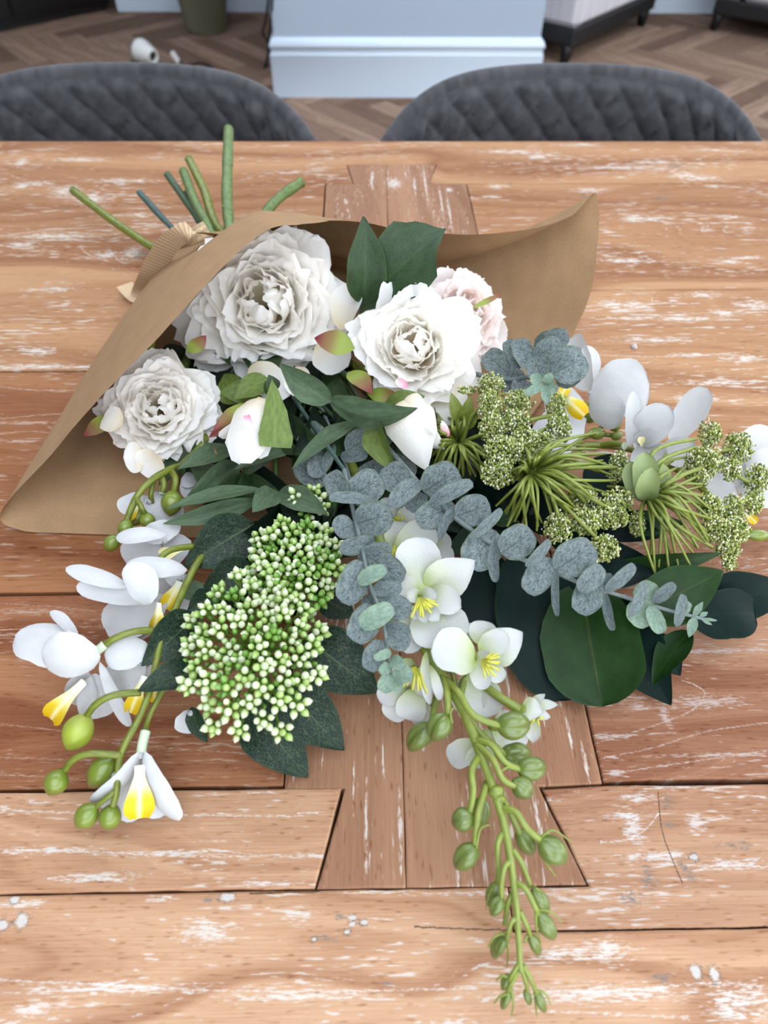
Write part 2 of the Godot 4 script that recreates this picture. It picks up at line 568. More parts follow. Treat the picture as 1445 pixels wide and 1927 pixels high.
	mat("table_leg", w, 0.6, cloth_image(Color(0.66, 0.48, 0.35), 0.05, 0.12, 82, 128))
	mat("wall_paint", Color(0.60, 0.645, 0.70), 0.75)
	mat("skirting_paint", Color(0.72, 0.765, 0.81), 0.4)
	mat("ceiling_paint", Color(0.90, 0.91, 0.92), 0.9)
	mat("black_lacquer", Color(0.028, 0.024, 0.026), 0.35)
	mat("dark_wood", Color(0.035, 0.030, 0.033), 0.5)
	mat("cream_fabric", w, 0.9, cloth_image(Color(0.72, 0.70, 0.71), 0.12, 0.05, 83, 256), Color.BLACK, 0.2)
	mat("bronze_pot", Color(0.36, 0.35, 0.27), 0.45, null, Color.BLACK, 0.5)
	mat("pot_soil", Color(0.07, 0.05, 0.04), 0.95)
	mat("white_plastic", Color(0.86, 0.86, 0.84), 0.35)
	mat("black_rubber", Color(0.02, 0.02, 0.022), 0.6)
	for k in 4:
		var tones := [Color(0.50, 0.405, 0.345), Color(0.55, 0.45, 0.385), Color(0.43, 0.345, 0.295), Color(0.58, 0.48, 0.41)]
		var im := wood_image(512, 96, 300 + k * 11, tones[k], tones[k] * 0.80, 1.5, 0.30)
		mat("floor_%d" % k, w, 0.75, im, Color.BLACK, 0.16)
	make_table_wood()
	# relief: pressed veins in the leaves, crepe in the petals
	for k in ["eucalyptus", "eucalyptus_mint", "leaf_peony", "leaf_sage", "leaf_lime"]:
		M[k].heightmap_enabled = true
		M[k].heightmap_texture = M[k].albedo_texture
		M[k].heightmap_scale = 0.035 if k.begins_with("euc") else 0.02
	var crepe := Image.create(192, 192, false, Image.FORMAT_L8)
	for y in 192:
		for x in 192:
			crepe.set_pixel(x, y, Color.WHITE * clampf(0.5 + 0.45 * wob.get_noise_2d(x * 38.0, y * 5.0) + 0.40 * wob.get_noise_2d(x * 9.0 + 500.0, y * 7.0), 0.0, 1.0))
	var crepe_tex := tex(crepe)
	for k in ["delphinium", "orchid", "peony", "peony_blush"]:
		M[k].heightmap_enabled = true
		M[k].heightmap_texture = crepe_tex
		M[k].heightmap_scale = 0.010 if k == "orchid" else 0.022
	# everything but the silk petals and the room is a shade darker than first measured
	for k in M:
		if not (k in ["peony", "peony_blush", "pink_petal", "wall_paint", "skirting_paint", "ceiling_paint", "cream_fabric"] or k.begins_with("floor")):
			var c: Color = M[k].albedo_color
			var f := 0.89 if k.begins_with("eucalyptus") or k == "leaf_sage" else 0.80 if k in ["leaf_peony", "leaf_lime", "magnolia_green", "bud_green", "stem_lime", "stem_green"] else 0.925
			M[k].albedo_color = Color(c.r * f, c.g * f, c.b * f)


const FRONT := Rect2(-0.36, -0.375, 0.72, 0.385)     # world x, z, width, depth that one texture spans
const REAR := Rect2(-0.66, -0.992, 1.32, 0.66)
const CROSS := Rect2(-0.07, -0.915, 0.20, 0.85)


func wood_mark(im: Image, area: Rect2, m: Array, tone: Color, strength := 1.0, grain := 6.0) -> void:
	# m: x, y in the photograph and half sizes in pixels there
	var c := at(m[0], m[1])
	var e := at(m[0] + m[2], m[1])
	var f := at(m[0], m[1] + m[3])
	var sx := im.get_width() / area.size.x
	var sy := im.get_height() / area.size.y
	mark(im, (c.x - area.position.x) * sx, (c.z - area.position.y) * sy, maxf(absf(e.x - c.x) * sx, 2.0), maxf(absf(f.z - c.z) * sy, 2.0), strength, tone, grain)


# a thin line in the wood through spots of the photograph: chalky growth line or fine crack
func scratch(im: Image, area: Rect2, flat: Array, tone: Color, wide: float, broken: float) -> void:
	var pts := []
	for i in range(0, flat.size(), 2):
		pts.append(at(flat[i], flat[i + 1]))
	var path := spline(pts, 60)
	var sx := im.get_width() / area.size.x
	var sy := im.get_height() / area.size.y
	var last := Vector2(-1e5, 0)
	for p in path:
		var q := Vector2((p.x - area.position.x) * sx, (p.z - area.position.y) * sy)
		if last.x > -1e4:
			var n := int(q.distance_to(last)) + 1
			for k in n:
				var c := last.lerp(q, float(k) / n)
				var w := wide * (0.6 + 0.9 * absf(wob.get_noise_2d(c.x * 3.0, c.y * 3.0 + 90.0)))
				for dy in range(-int(w * 2.0) - 1, int(w * 2.0) + 2):
					var a := 1.0 - absf(dy) / (w * 2.0 + 0.5) + wob.get_noise_2d(c.x * 9.0, (c.y + dy) * 40.0) * broken - broken * 0.45
					var x := int(c.x)
					var y := int(c.y) + dy
					if a > 0.0 and x >= 0 and y >= 0 and x < im.get_width() and y < im.get_height():
						im.set_pixel(x, y, im.get_pixel(x, y).lerp(tone, clampf(a * 0.9, 0.0, 0.8)))
		last = q


func make_table_wood() -> void:
	var white := Color(0.82, 0.80, 0.78)
	var grey := Color(0.46, 0.44, 0.43)
	var light := Color(0.755, 0.60, 0.475)
	var late := Color(0.575, 0.395, 0.285)
	var front := wood_image(2048, 1096, 11, light, late, 0.47, 1.15)
	var rear := wood_image(2048, 1024, 23, Color(0.715, 0.55, 0.405), Color(0.545, 0.365, 0.245), 0.46, 0.75)
	var cross := wood_image(2048, 480, 37, Color(0.645, 0.485, 0.375), Color(0.505, 0.355, 0.262), 0.60, 0.45)
	# patches of white filler, in pixels of the photograph: x, y, half width, half height
	for m in [[385, 1752, 75, 34], [560, 1720, 40, 18], [1225, 1612, 90, 14], [1310, 1548, 34, 24], [1175, 1535, 60, 12], [1190, 1560, 30, 50], [1380, 1625, 90, 16], [1200, 1500, 55, 14], [1270, 1480, 90, 8], [1130, 1870, 280, 26], [1400, 1880, 90, 50], [1370, 1905, 60, 30], [1140, 1790, 60, 36], [1060, 1795, 100, 22], [200, 1860, 260, 16], [560, 1875, 200, 12], [60, 1900, 60, 20], [600, 1610, 100, 8], [330, 1605, 180, 8], [90, 1600, 120, 10], [180, 1650, 110, 14], [500, 1662, 90, 8], [930, 1680, 200, 7], [700, 1678, 110, 6], [1030, 1505, 40, 6], [1360, 1420, 200, 6], [1300, 1225, 260, 7], [1330, 1320, 100, 20], [1160, 1455, 40, 10], [300, 1690, 40, 10], [1350, 1540, 46, 8], [40, 1700, 70, 12], [840, 1925, 80, 8], [1250, 1345, 14, 40], [1200, 1330, 30, 12], [1150, 1385, 70, 10]]:
		wood_mark(front, FRONT, m, white, 1.25, 5.0)
	for m in [[1185, 1690, 40, 22], [1220, 1650, 22, 40], [1290, 1640, 20, 44], [1255, 1552, 24, 10], [1380, 1590, 50, 12], [1255, 1510, 18, 20], [395, 1693, 22, 8], [640, 1725, 26, 10], [615, 1765, 34, 10], [190, 1752, 6, 4], [465, 1590, 5, 6], [1245, 1840, 36, 16], [730, 1852, 20, 6]]:
		wood_mark(front, FRONT, m, grey, 0.9, 2.0)
	for m in [[28, 1692, 10, 7], [40, 1732, 12, 14], [5, 1740, 10, 10], [428, 1688, 15, 8], [662, 1726, 9, 5], [685, 1735, 8, 5], [662, 1739, 7, 5], [652, 1753, 6, 4], [590, 1767, 5, 4], [1308, 1828, 10, 15], [1343, 1832, 9, 14], [1305, 1612, 8, 6]]:
		wood_mark(front, FRONT, [m[0], m[1], m[2] * 1.5 + 3, m[3] * 1.5 + 3], grey * 0.8, 1.6, 1.0)
		wood_mark(front, FRONT, [m[0], m[1], m[2] * 1.2, m[3] * 1.2], white, 3.0, 1.0)
	for m in [[40, 305, 20, 12], [70, 345, 40, 8], [150, 300, 80, 6], [230, 340, 100, 7], [170, 375, 50, 18], [260, 405, 40, 8], [100, 445, 110, 10], [245, 478, 30, 20], [200, 480, 50, 14], [40, 460, 50, 7], [95, 545, 70, 7], [120, 575, 40, 5], [60, 690, 130, 8], [170, 690, 60, 6], [70, 660, 50, 16], [60, 795, 120, 5], [40, 830, 70, 5], [90, 905, 60, 7], [30, 960, 30, 30], [960, 285, 100, 6], [1010, 295, 40, 8], [1090, 272, 60, 5], [1230, 305, 60, 5], [1170, 315, 90, 6], [1320, 335, 60, 7], [1290, 330, 40, 8], [1345, 350, 30, 6], [935, 350, 30, 8], [925, 370, 30, 5], [1110, 358, 50, 8], [740, 345, 26, 16], [720, 330, 20, 20], [800, 350, 10, 24], [1195, 412, 40, 9], [1225, 412, 30, 7], [1370, 408, 40, 6], [1400, 428, 30, 4], [1180, 490, 70, 8], [1370, 492, 40, 8], [1400, 485, 60, 5], [1150, 575, 40, 12], [1190, 575, 40, 12], [1290, 600, 90, 8], [1360, 590, 40, 12], [1420, 575, 60, 12], [1320, 555, 60, 8], [1200, 600, 70, 5], [1400, 675, 70, 12], [1300, 668, 60, 6], [1230, 640, 120, 9], [1350, 720, 120, 8], [1300, 750, 60, 12], [200, 1225, 180, 6], [60, 1150, 100, 8], [120, 1080, 60, 30], [30, 1090, 30, 30], [230, 1060, 60, 14], [80, 1240, 90, 5], [40, 350, 30, 10], [120, 360, 40, 20]]:
		wood_mark(rear, REAR, m, white, 1.2, 4.0)
		wood_mark(front, FRONT, m, white, 1.2, 4.0)
	for m in [[268, 478, 26, 14], [1267, 312, 22, 6], [1245, 372, 24, 8], [1100, 370, 14, 7], [960, 345, 8, 5], [1075, 545, 6, 4], [120, 395, 10, 5], [1240, 415, 8, 4], [30, 1095, 20, 20]]:
		wood_mark(rear, REAR, m, grey, 1.0, 2.0)
	for l in [[1118, 1399, 1195, 1377, 1296, 1340, 1326, 1307, 1309, 1290, 1282, 1280], [1128, 1428, 1228, 1407, 1329, 1377, 1445, 1360], [1145, 1458, 1220, 1445, 1296, 1434, 1445, 1412], [0, 1525, 140, 1530, 330, 1534, 560, 1537], [0, 1600, 180, 1604, 350, 1612, 530, 1610], [0, 1844, 200, 1853, 400, 1864, 720, 1864, 900, 1860], [90, 1655, 150, 1657, 230, 1656], [0, 1362, 120, 1376, 230, 1400, 430, 1415, 530, 1425], [0, 1425, 100, 1428, 220, 1434], [0, 1458, 80, 1461, 190, 1470], [0, 1228, 60, 1222, 120, 1224], [200, 1290, 330, 1300, 480, 1312], [1250, 1236, 1340, 1226, 1445, 1222], [1130, 1585, 1180, 1580, 1215, 1560, 1240, 1530], [1300, 1640, 1360, 1628, 1445, 1632], [1090, 1868, 1220, 1860, 1330, 1850, 1445, 1856], [1000, 1902, 1150, 1908, 1300, 1916], [560, 1530, 600, 1531]]:
		scratch(front, FRONT, l, white, 1.5, 1.0)
	for l in [[0, 788, 80, 781, 160, 776], [0, 815, 60, 812, 120, 818], [0, 728, 80, 735, 160, 733], [0, 695, 90, 693, 190, 691], [150, 464, 168, 480, 205, 494], [205, 470, 222, 490, 236, 496], [20, 330, 90, 352, 160, 356], [0, 445, 80, 436, 200, 442], [1120, 490, 1220, 492, 1300, 494], [1120, 668, 1240, 672, 1400, 664], [1120, 602, 1220, 596, 1330, 590, 1445, 588], [960, 318, 1080, 312, 1200, 318, 1320, 316], [0, 1185, 120, 1178, 200, 1180], [0, 1135, 90, 1140, 180, 1150]]:
		scratch(rear, REAR, l, white, 1.2, 1.0)
		scratch(front, FRONT, l, white, 1.5, 1.0)
	for l in [[1238, 1490, 1245, 1560, 1262, 1610, 1284, 1662], [780, 1744, 880, 1748, 985, 1751], [1100, 1752, 1250, 1748, 1445, 1744], [470, 1682, 540, 1679, 600, 1678]]:
		scratch(front, FRONT, l, Color(0.20, 0.15, 0.12), 0.7, 0.5)
	# the cross board's own texture runs along z
	for m in [[752, 1560, 5, 130], [688, 1560, 4, 130], [665, 1480, 3, 60], [1010, 1540, 5, 90], [1100, 1430, 5, 60], [1070, 1380, 4, 50], [720, 1430, 3, 50], [860, 1640, 3, 40], [795, 1400, 5, 16], [800, 345, 3, 60], [830, 380, 3, 50], [845, 400, 3, 60], [700, 335, 5, 20], [740, 345, 22, 14], [845, 357, 12, 6], [780, 350, 4, 24], [650, 380, 6, 8]]:
		var c := at(m[0], m[1])
		var e := at(m[0] + m[2], m[1])
		var f := at(m[0], m[1] + m[3])
		mark(cross, (c.z - CROSS.position.y) / CROSS.size.y * 2048, (c.x - CROSS.position.x) / CROSS.size.x * 480, maxf(absf(f.z - c.z) / CROSS.size.y * 2048, 2.0), maxf(absf(e.x - c.x) / CROSS.size.x * 480, 2.0), 1.5, white, 5.0)
	mat("wood_front", Color.WHITE, 0.6, front, Color.BLACK, 0.25)
	mat("wood_rear", Color.WHITE, 0.6, rear, Color.BLACK, 0.25)
	for tint in [["wood_rear_brown", "wood_rear", Color(0.86, 0.78, 0.73)], ["wood_front_brown", "wood_front", Color(0.82, 0.72, 0.655)], ["wood_front_pale", "wood_front", Color(0.95, 0.95, 0.96)], ["wood_front_rose", "wood_front", Color(0.88, 0.835, 0.83)]]:
		M[tint[0]] = M[tint[1]].duplicate()
		M[tint[0]].albedo_color = tint[2]
	mat("wood_cross", Color.WHITE, 0.6, cross, Color.BLACK, 0.25)


# ------------------------------------------------------------------ the room
func build_room() -> void:
	origin = Vector3.ZERO
	# the sub-floor and its herringbone boards
	var fl := structure("floor", box_mesh(Vector3(7.4, 0.10, 8.6), Vector3(-0.2, -0.062, -1.2), M.gap_dark, 0.0))
	var boards := []
	var long := 0.60
	var wide := 0.10
	var turn := Basis(Vector3.UP, deg_to_rad(41.0))
	for k in range(-16, 60):
		for c in range(-14, 15):
			for side in 2:
				# herringbone: each pair steps by one board width along and across
				var o := Vector3(k * wide + c * long, 0, k * wide - c * long)
				var centre := o + (Vector3(long / 2.0, 0, wide / 2.0) if side == 0 else Vector3(-wide / 2.0 + wide, 0, wide + long / 2.0))
				var p := turn * centre + Vector3(-0.6, 0, -6.0)
				if p.x > -2.7 and p.x < 3.1 and p.z > -5.0 and p.z < -1.35:
					boards.append([p, side])
	boards.sort_custom(func(a, b): return a[0].z > b[0].z)
	var meshes := []
	for k in 4:
		for side in 2:
			var b := MB.new()
			b.box(Vector3(long - 0.003, 0.012, wide - 0.003), Transform3D(), 0.0015)
			for i in b.v.size():
				b.uv[i] = Vector2(b.v[i].x / long + 0.5, b.v[i].z / wide * 0.9 + 0.5)
			meshes.append(b.mesh(M["floor_%d" % k]))
	for i in boards.size():
		var o := put("floor_board", meshes[(rng.randi() % 4) * 2], fl)
		o.transform = Transform3D(turn * Basis(Vector3.UP, 0.0 if boards[i][1] == 0 else PI / 2), boards[i][0] + Vector3(0, -0.006, 0))
	# near part of the floor, under and behind the table
	structure("floor_near", box_mesh(Vector3(6.6, 0.012, 4.25), Vector3(0.2, -0.006, 0.775), M.floor_1, 0.0))
	# chimney breast and walls
	structure("wall_chimney_breast", box_mesh(Vector3(1.15, 2.6, 0.5), Vector3(0.163, 1.3, -3.705), M.wall_paint, 0.004))
	structure("wall_back", box_mesh(Vector3(4.97, 2.6, 0.6), Vector3(1.035, 1.3, -5.10), M.wall_paint, 0.0))
	structure("wall_alcove", box_mesh(Vector3(3.6, 2.6, 0.2), Vector3(-2.18, 1.3, -4.95), M.wall_paint, 0.0, 0.742))
	structure("wall_left", box_mesh(Vector3(0.2, 2.6, 8.2), Vector3(-3.4, 1.3, -1.2), M.wall_paint, 0.0))
	skirting("baseboard_chimney_breast", [Vector3(-0.412, 0, -3.955), Vector3(-0.412, 0, -3.455), Vector3(0.738, 0, -3.455), Vector3(0.738, 0, -3.955)])
	skirting("baseboard_back", [Vector3(-1.45, 0, -4.80), Vector3(3.2, 0, -4.80)])
	# right wall with a wide window opening and an unseen far one added to light the back, front wall with a garden door opening
	structure("wall_right", box_mesh(Vector3(0.2, 0.5, 8.2), Vector3(3.3, 0.25, -1.2), M.wall_paint, 0.0))
	structure("wall_right_lintel", box_mesh(Vector3(0.2, 0.3, 8.2), Vector3(3.3, 2.45, -1.2), M.wall_paint, 0.0))
	structure("wall_right_pier", box_mesh(Vector3(0.2, 1.8, 0.7), Vector3(3.3, 1.4, -1.65), M.wall_paint, 0.0))
	structure("wall_right_far", box_mesh(Vector3(0.2, 1.8, 0.7), Vector3(3.3, 1.4, -4.75), M.wall_paint, 0.0))
	structure("wall_front", box_mesh(Vector3(2.6, 2.6, 0.2), Vector3(-2.4, 1.3, 2.8), M.wall_paint, 0.0))
	structure("wall_front_lintel", box_mesh(Vector3(6.6, 0.2, 0.2), Vector3(0.2, 2.5, 2.8), M.wall_paint, 0.0))
	# ceiling with a roof light over the table; the rear opening is added to brighten the back
	for c in [["ceiling", Vector3(7.40, 0.25, 2.00), Vector3(-0.200, 2.725, -4.400)], ["ceiling_back_left", Vector3(1.30, 0.25, 1.80), Vector3(-3.250, 2.725, -2.500)], ["ceiling_back_right", Vector3(0.70, 0.25, 1.80), Vector3(3.150, 2.725, -2.500)], ["ceiling_middle", Vector3(7.40, 0.25, 1.10), Vector3(-0.200, 2.725, -1.050)], ["ceiling_left", Vector3(3.10, 0.25, 2.80), Vector3(-2.350, 2.725, 0.900)], ["ceiling_right", Vector3(1.70, 0.25, 2.80), Vector3(2.650, 2.725, 0.900)], ["ceiling_near", Vector3(7.40, 0.25, 0.60), Vector3(-0.200, 2.725, 2.600)]]:
		structure(c[0], box_mesh(c[1], c[2], M.ceiling_paint, 0.0))


# moulded skirting swept along a plan line, profile of (distance from wall, height)
func skirting(called: String, line: Array) -> void:
	var prof := [Vector2(0.0, 0.0), Vector2(0.020, 0.0), Vector2(0.020, 0.165), Vector2(0.016, 0.172), Vector2(0.014, 0.186), Vector2(0.019, 0.190), Vector2(0.021, 0.200), Vector2(0.016, 0.213), Vector2(0.006, 0.222), Vector2(0.0, 0.228)]
	var b := MB.new()
	for k in prof.size() - 1:
		var pts := PackedVector3Array()
		var uvs := PackedVector2Array()
		for q in [prof[k + 1], prof[k]]:
			for i in line.size():
				var p: Vector3 = line[i]
				var out := Vector3.ZERO
				for s in [i - 1, i]:
					if s >= 0 and s < line.size() - 1:
						var d: Vector3 = (line[s + 1] - line[s]).normalized()
						out += Vector3(-d.z, 0, d.x)
				pts.append(p + out * q.x + Vector3.UP * q.y)
				uvs.append(Vector2(i, q.y))
		b.grid(pts, uvs, line.size(), 2)
	structure(called, b.mesh(M.skirting_paint))


func build_far_things() -> void:
	# dark cabinet against the left of the back wall, set at an angle
	var t := thing("sideboard", "glossy black low sideboard standing at an angle at the back left", "sideboard", Vector3(-1.73, 0, -4.573))
	var ax := Basis(Vector3.UP, atan2(0.453, 0.494) * -1.0)
	# its front face runs from (-1.483, -4.80) to (-1.977, -4.347)
	ax = Basis(Vector3.UP, 0.742)
	for p in [["body", Vector3(1.7, 0.62, 0.37), Vector3(-0.515, 0.34, -0.205), "black_lacquer"], ["plinth", Vector3(1.66, 0.035, 0.33), Vector3(-0.515, 0.0175, -0.205), "dark_wood"], ["door", Vector3(0.56, 0.56, 0.018), Vector3(-1.085, 0.34, -0.012), "black_lacquer"], ["door", Vector3(0.56, 0.56, 0.018), Vector3(-0.515, 0.34, -0.012), "black_lacquer"], ["door", Vector3(0.56, 0.56, 0.018), Vector3(0.055, 0.34, -0.012), "black_lacquer"]]:
		var b := MB.new()
		b.box(p[1], Transform3D(ax, t.position + ax * p[2]), 0.004)
		put(p[0], b.mesh(M[p[3]], origin), t)
	# planter with slanting ribs
	t = thing("planter", "tapered bronze planter with fine slanting ribs by the back wall", "planter", Vector3(-0.885, 0, -4.43))
	var mb := MB.new()
	var pts := PackedVector3Array()
	var uvs := PackedVector2Array()
	for j in 61:
		var s := j / 60.0
		var r := lerpf(0.108, 0.165, s)
		for i in 320:
			var a := TAU * i / 320.0
			var rr := r + 0.0028 * sin(a * 40.0 + s * 34.0)
			pts.append(origin + Vector3(cos(a) * rr, 0.02 + s * 0.44, -sin(a) * rr))
			uvs.append(Vector2(i / 320.0, s))
	mb.grid(pts, uvs, 320, 61, true)
	put("pot", mb.mesh(M.bronze_pot, origin), t)
	mb = MB.new()
	mb.lathe(PackedVector2Array([Vector2(0.0001, 0.0), Vector2(0.104, 0.0), Vector2(0.108, 0.006), Vector2(0.108, 0.024)]), 48, Transform3D(Basis(), origin))
	put("base", mb.mesh(M.bronze_pot, origin), t)
	mb = MB.new()
	mb.lathe(PackedVector2Array([Vector2(0.155, 0.40), Vector2(0.0001, 0.41)]), 32, Transform3D(Basis(), origin))
	put("soil", mb.mesh(M.pot_soil, origin), t)
	# white nozzle on the floor
	t = thing("hairdryer", "small white cone-shaped hairdryer with a dark round mouth lying on the floor", "hairdryer", at(272, 116, 0.0, 0.0))
	var mouth := at(289, 107, 0.050, 0.0)
	var tail := at(262, 94, 0.056, 0.0)
	var y := (mouth - tail).normalized()
	var x := y.cross(Vector3.UP).normalized()
	var xf := Transform3D(Basis(x, y, x.cross(y)), tail)
	mb = MB.new()
	mb.lathe(PackedVector2Array([Vector2(0.0001, -0.004), Vector2(0.045, 0.0), Vector2(0.053, 0.012), Vector2(0.050, 0.04), Vector2(0.030, 0.115), Vector2(0.027, 0.118), Vector2(0.021, 0.118), Vector2(0.020, 0.10)]), 32, xf)
	put("body", mb.mesh(M.white_plastic, origin), t)
	mb = MB.new()
	mb.lathe(PackedVector2Array([Vector2(0.0001, 0.096), Vector2(0.0205, 0.1)]), 24, xf)
	put("mouth", mb.mesh(M.black_rubber, origin), t)
	mb = MB.new()
	mb.lathe(PackedVector2Array([Vector2(0.0001, -0.014), Vector2(0.034, -0.012), Vector2(0.046, -0.006), Vector2(0.050, 0.002), Vector2(0.048, 0.004)]), 32, xf)
	put("rear_cap", mb.mesh(M.black_rubber, origin), t)
	mb = MB.new()
	mb.tube(spline([tail + y * 0.05, tail + y * 0.04 + Vector3(-0.03, -0.04, 0.02), at(248, 118, 0.012, 0.0)], 5), PackedFloat32Array([0.014, 0.014, 0.014, 0.013, 0.013, 0.013, 0.013, 0.012, 0.012, 0.012, 0.011]), 10)
	put("handle", mb.mesh(M.black_rubber, origin), t)
	t = thing("plug", "small pale plug with a dark lead lying behind the left chair", "plug", at(332, 116, 0.0, 0.0))
	mb = MB.new()
	mb.box(Vector3(0.022, 0.055, 0.03), Transform3D(Basis(Vector3(0, 0, 1), 0.5), at(330, 108, 0.028, 0.0)), 0.006)
	put("body", mb.mesh(M.white_plastic, origin), t)
	mb = MB.new()
	mb.tube(spline([at(338, 114, 0.02, 0.0), at(352, 122, 0.006, 0.0), at(380, 118, 0.006, 0.0), at(400, 128, 0.006, 0.0)], 5), _same(0.005, 16), 8)
	put("lead", mb.mesh(M.black_rubber, origin), t)
	# cables by the chimney breast
	for c in [[[507, -14, 0.42, 500, 40, 0.22, 494, 62, 0.12, 507, 84, 0.07, 514, 110, 0.02], "black cable looping down beside the left corner of the chimney breast"], [[513, -14, 0.42, 510, 40, 0.25, 506, 75, 0.10, 503, 110, 0.02, 497, 126, 0.008], "second black cable hanging straighter at the chimney breast corner"]]:
		var line := []
		var flat: Array = c[0]
		for i in range(0, flat.size(), 3):
			var p := at(flat[i], flat[i + 1], 0.0, 0.0)
			p = EYE + (p - EYE) * ((EYE.y - flat[i + 2]) / EYE.y) if false else at(flat[i], flat[i + 1], flat[i + 2], 0.0)
			line.append(p)
		t = thing("cable", c[1], "cable", line[line.size() - 1])
		mb = MB.new()
		var path := spline(line, 6)
		mb.tube(path, _same(0.006, path.size()), 8)
		put("lead", mb.mesh(M.black_rubber, origin), t)
	t = thing("crumb", "tiny cream crumb lying on the table right of the kraft paper", "crumb", at(1192, 655))
	mb = MB.new()
	mb.lathe(PackedVector2Array([Vector2(0.0001, 0.0), Vector2(0.0026, 0.0004), Vector2(0.0031, 0.0022), Vector2(0.0020, 0.0040), Vector2(0.0001, 0.0046)]), 9, Transform3D(Basis(Vector3(1, 0, 0), 0.2), at(1192, 655)), 0.3, 3)
	put("body", mb.mesh(M.cream_fabric, origin), t)
	armchair(Vector3(0.985, 0, -3.86), Vector3(0.66, 0, -0.75), "cream upholstered armchair with dark legs beside the chimney breast")
	armchair(Vector3(1.86, 0, -4.44), Vector3(0.80, 0, 0.60), "cream upholstered armchair at the far right edge, dark splayed leg in view")


func _same(r: float, n: int) -> PackedFloat32Array:
	var a := PackedFloat32Array()
	a.resize(n)
	a.fill(r)
	return a


# corner: front left foot; along: direction of its front edge
func armchair(corner: Vector3, along: Vector3, label: String) -> void:
	var t := thing("armchair", label, "armchair", corner, "cream armchairs behind the table")
	var x := along.normalized()
	var back := Vector3.UP.cross(x) * -1.0     # away from its front
	if back.z > 0 and x.z < 0.0:
		back = -back
	back = Vector3(x.z, 0, -x.x)
	var ax := Basis(x, Vector3.UP, -back)
	var w := 0.88
	var d := 0.80
	for p in [
		["frame", Vector3(w, 0.07, d), Vector3(w / 2, 0.115, d / 2), "dark_wood", 0.006],
		["seat_base", Vector3(w - 0.26, 0.20, d - 0.02), Vector3(w / 2, 0.25, d / 2), "cream_fabric", 0.02],
		["arm", Vector3(0.13, 0.46, d), Vector3(0.065, 0.38, d / 2), "cream_fabric", 0.025],
		["arm", Vector3(0.13, 0.46, d), Vector3(w - 0.065, 0.38, d / 2), "cream_fabric", 0.025],
		["seat_cushion", Vector3(w - 0.27, 0.14, d - 0.16), Vector3(w / 2, 0.415, d / 2 - 0.08), "cream_fabric", 0.04],
		["backrest", Vector3(w - 0.26, 0.60, 0.16), Vector3(w / 2, 0.62, d - 0.08), "cream_fabric", 0.05]]:
		var b := MB.new()
		var q: Vector3 = p[2]
		b.box(p[1], Transform3D(ax, origin + x * q.x + Vector3.UP * q.y + back * q.z), p[4])
		put(p[0], b.mesh(M[p[3]], origin), t)
	for l in [Vector2(0.035, 0.04), Vector2(w - 0.035, 0.04), Vector2(0.035, d - 0.04), Vector2(w - 0.035, d - 0.04)]:
		var b := MB.new()
		var top: Vector3 = origin + x * l.x + back * l.y + Vector3.UP * 0.085
		var foot: Vector3 = top - Vector3.UP * 0.085 - x * (0.012 if l.x < 0.4 else -0.012)
		b.tube(PackedVector3Array([foot, foot.lerp(top, 0.5), top]), PackedFloat32Array([0.022, 0.028, 0.034]), 4)
		put("leg", b.mesh(M.dark_wood, origin, false), t)


# ------------------------------------------------------------------ dining table
func ragged(poly: Array, amount: float) -> PackedVector2Array:
	var out := PackedVector2Array()
	for i in poly.size():
		var a := Vector2(poly[i][0], poly[i][1])
		var b := Vector2(poly[(i + 1) % poly.size()][0], poly[(i + 1) % poly.size()][1])
		var n := clampi(int(a.distance_to(b) / 0.012), 1, 150)
		var side := (b - a).normalized().orthogonal()
		for k in n:
			var p := a.lerp(b, float(k) / n)
			if k:
				p += side * amount * wob.get_noise_2d(p.x * 9000.0 + i * 77.0, p.y * 9000.0)
			out.append(p)
	return out


# a board: outline in (x, z), softened top edge; area is what its texture spans
func board(poly: Array, m: Material, area: Rect2, turned := false, lift := 0.0) -> ArrayMesh:
	var p := ragged(poly, 0.0006)
	if Geometry2D.is_polygon_clockwise(p):
		p.reverse()
	var n := p.size()
	var b := MB.new()
	var rings := [[0.0, TABLE_Y - 0.035], [0.0, TABLE_Y - 0.0010 + lift], [0.0003, TABLE_Y - 0.0003 + lift], [0.0011, TABLE_Y + lift]]
	var inner := PackedVector2Array()
	var pts := PackedVector3Array()
	var uvs := PackedVector2Array()
	for r in rings:
		inner = PackedVector2Array()
		for i in n:
			var e1 := (p[i] - p[(i + n - 1) % n]).normalized()
			var e2 := (p[(i + 1) % n] - p[i]).normalized()
			var nrm := (e1.orthogonal() + e2.orthogonal())
			nrm = -nrm / maxf(0.35, nrm.length_squared() * 0.5)
			var q: Vector2 = p[i] + nrm * float(r[0])
			if Geometry2D.is_polygon_clockwise(p):
				q = p[i] - nrm * float(r[0])
			inner.append(q)
			pts.append(Vector3(q.x, r[1], q.y))
	for q in pts:
		uvs.append(Vector2((q.z - area.position.y) / area.size.y, (q.x - area.position.x) / area.size.x) if turned else Vector2((q.x - area.position.x) / area.size.x, (q.z - area.position.y) / area.size.y))
	b.grid(pts, uvs, n, rings.size(), true)
	var o := b.v.size()
	for i in n:
		b.v.append(pts[(rings.size() - 1) * n + i])
		b.uv.append(uvs[(rings.size() - 1) * n + i])
	var t := Geometry2D.triangulate_polygon(inner)
	for k in range(0, t.size(), 3):
		var a := inner[t[k]]
		var c := (inner[t[k + 1]] - a).cross(inner[t[k + 2]] - a)
		if c > 0:
			b.tri(o + t[k], o + t[k + 1], o + t[k + 2])
		else:
			b.tri(o + t[k], o + t[k + 2], o + t[k + 1])
	return b.mesh(m, origin)


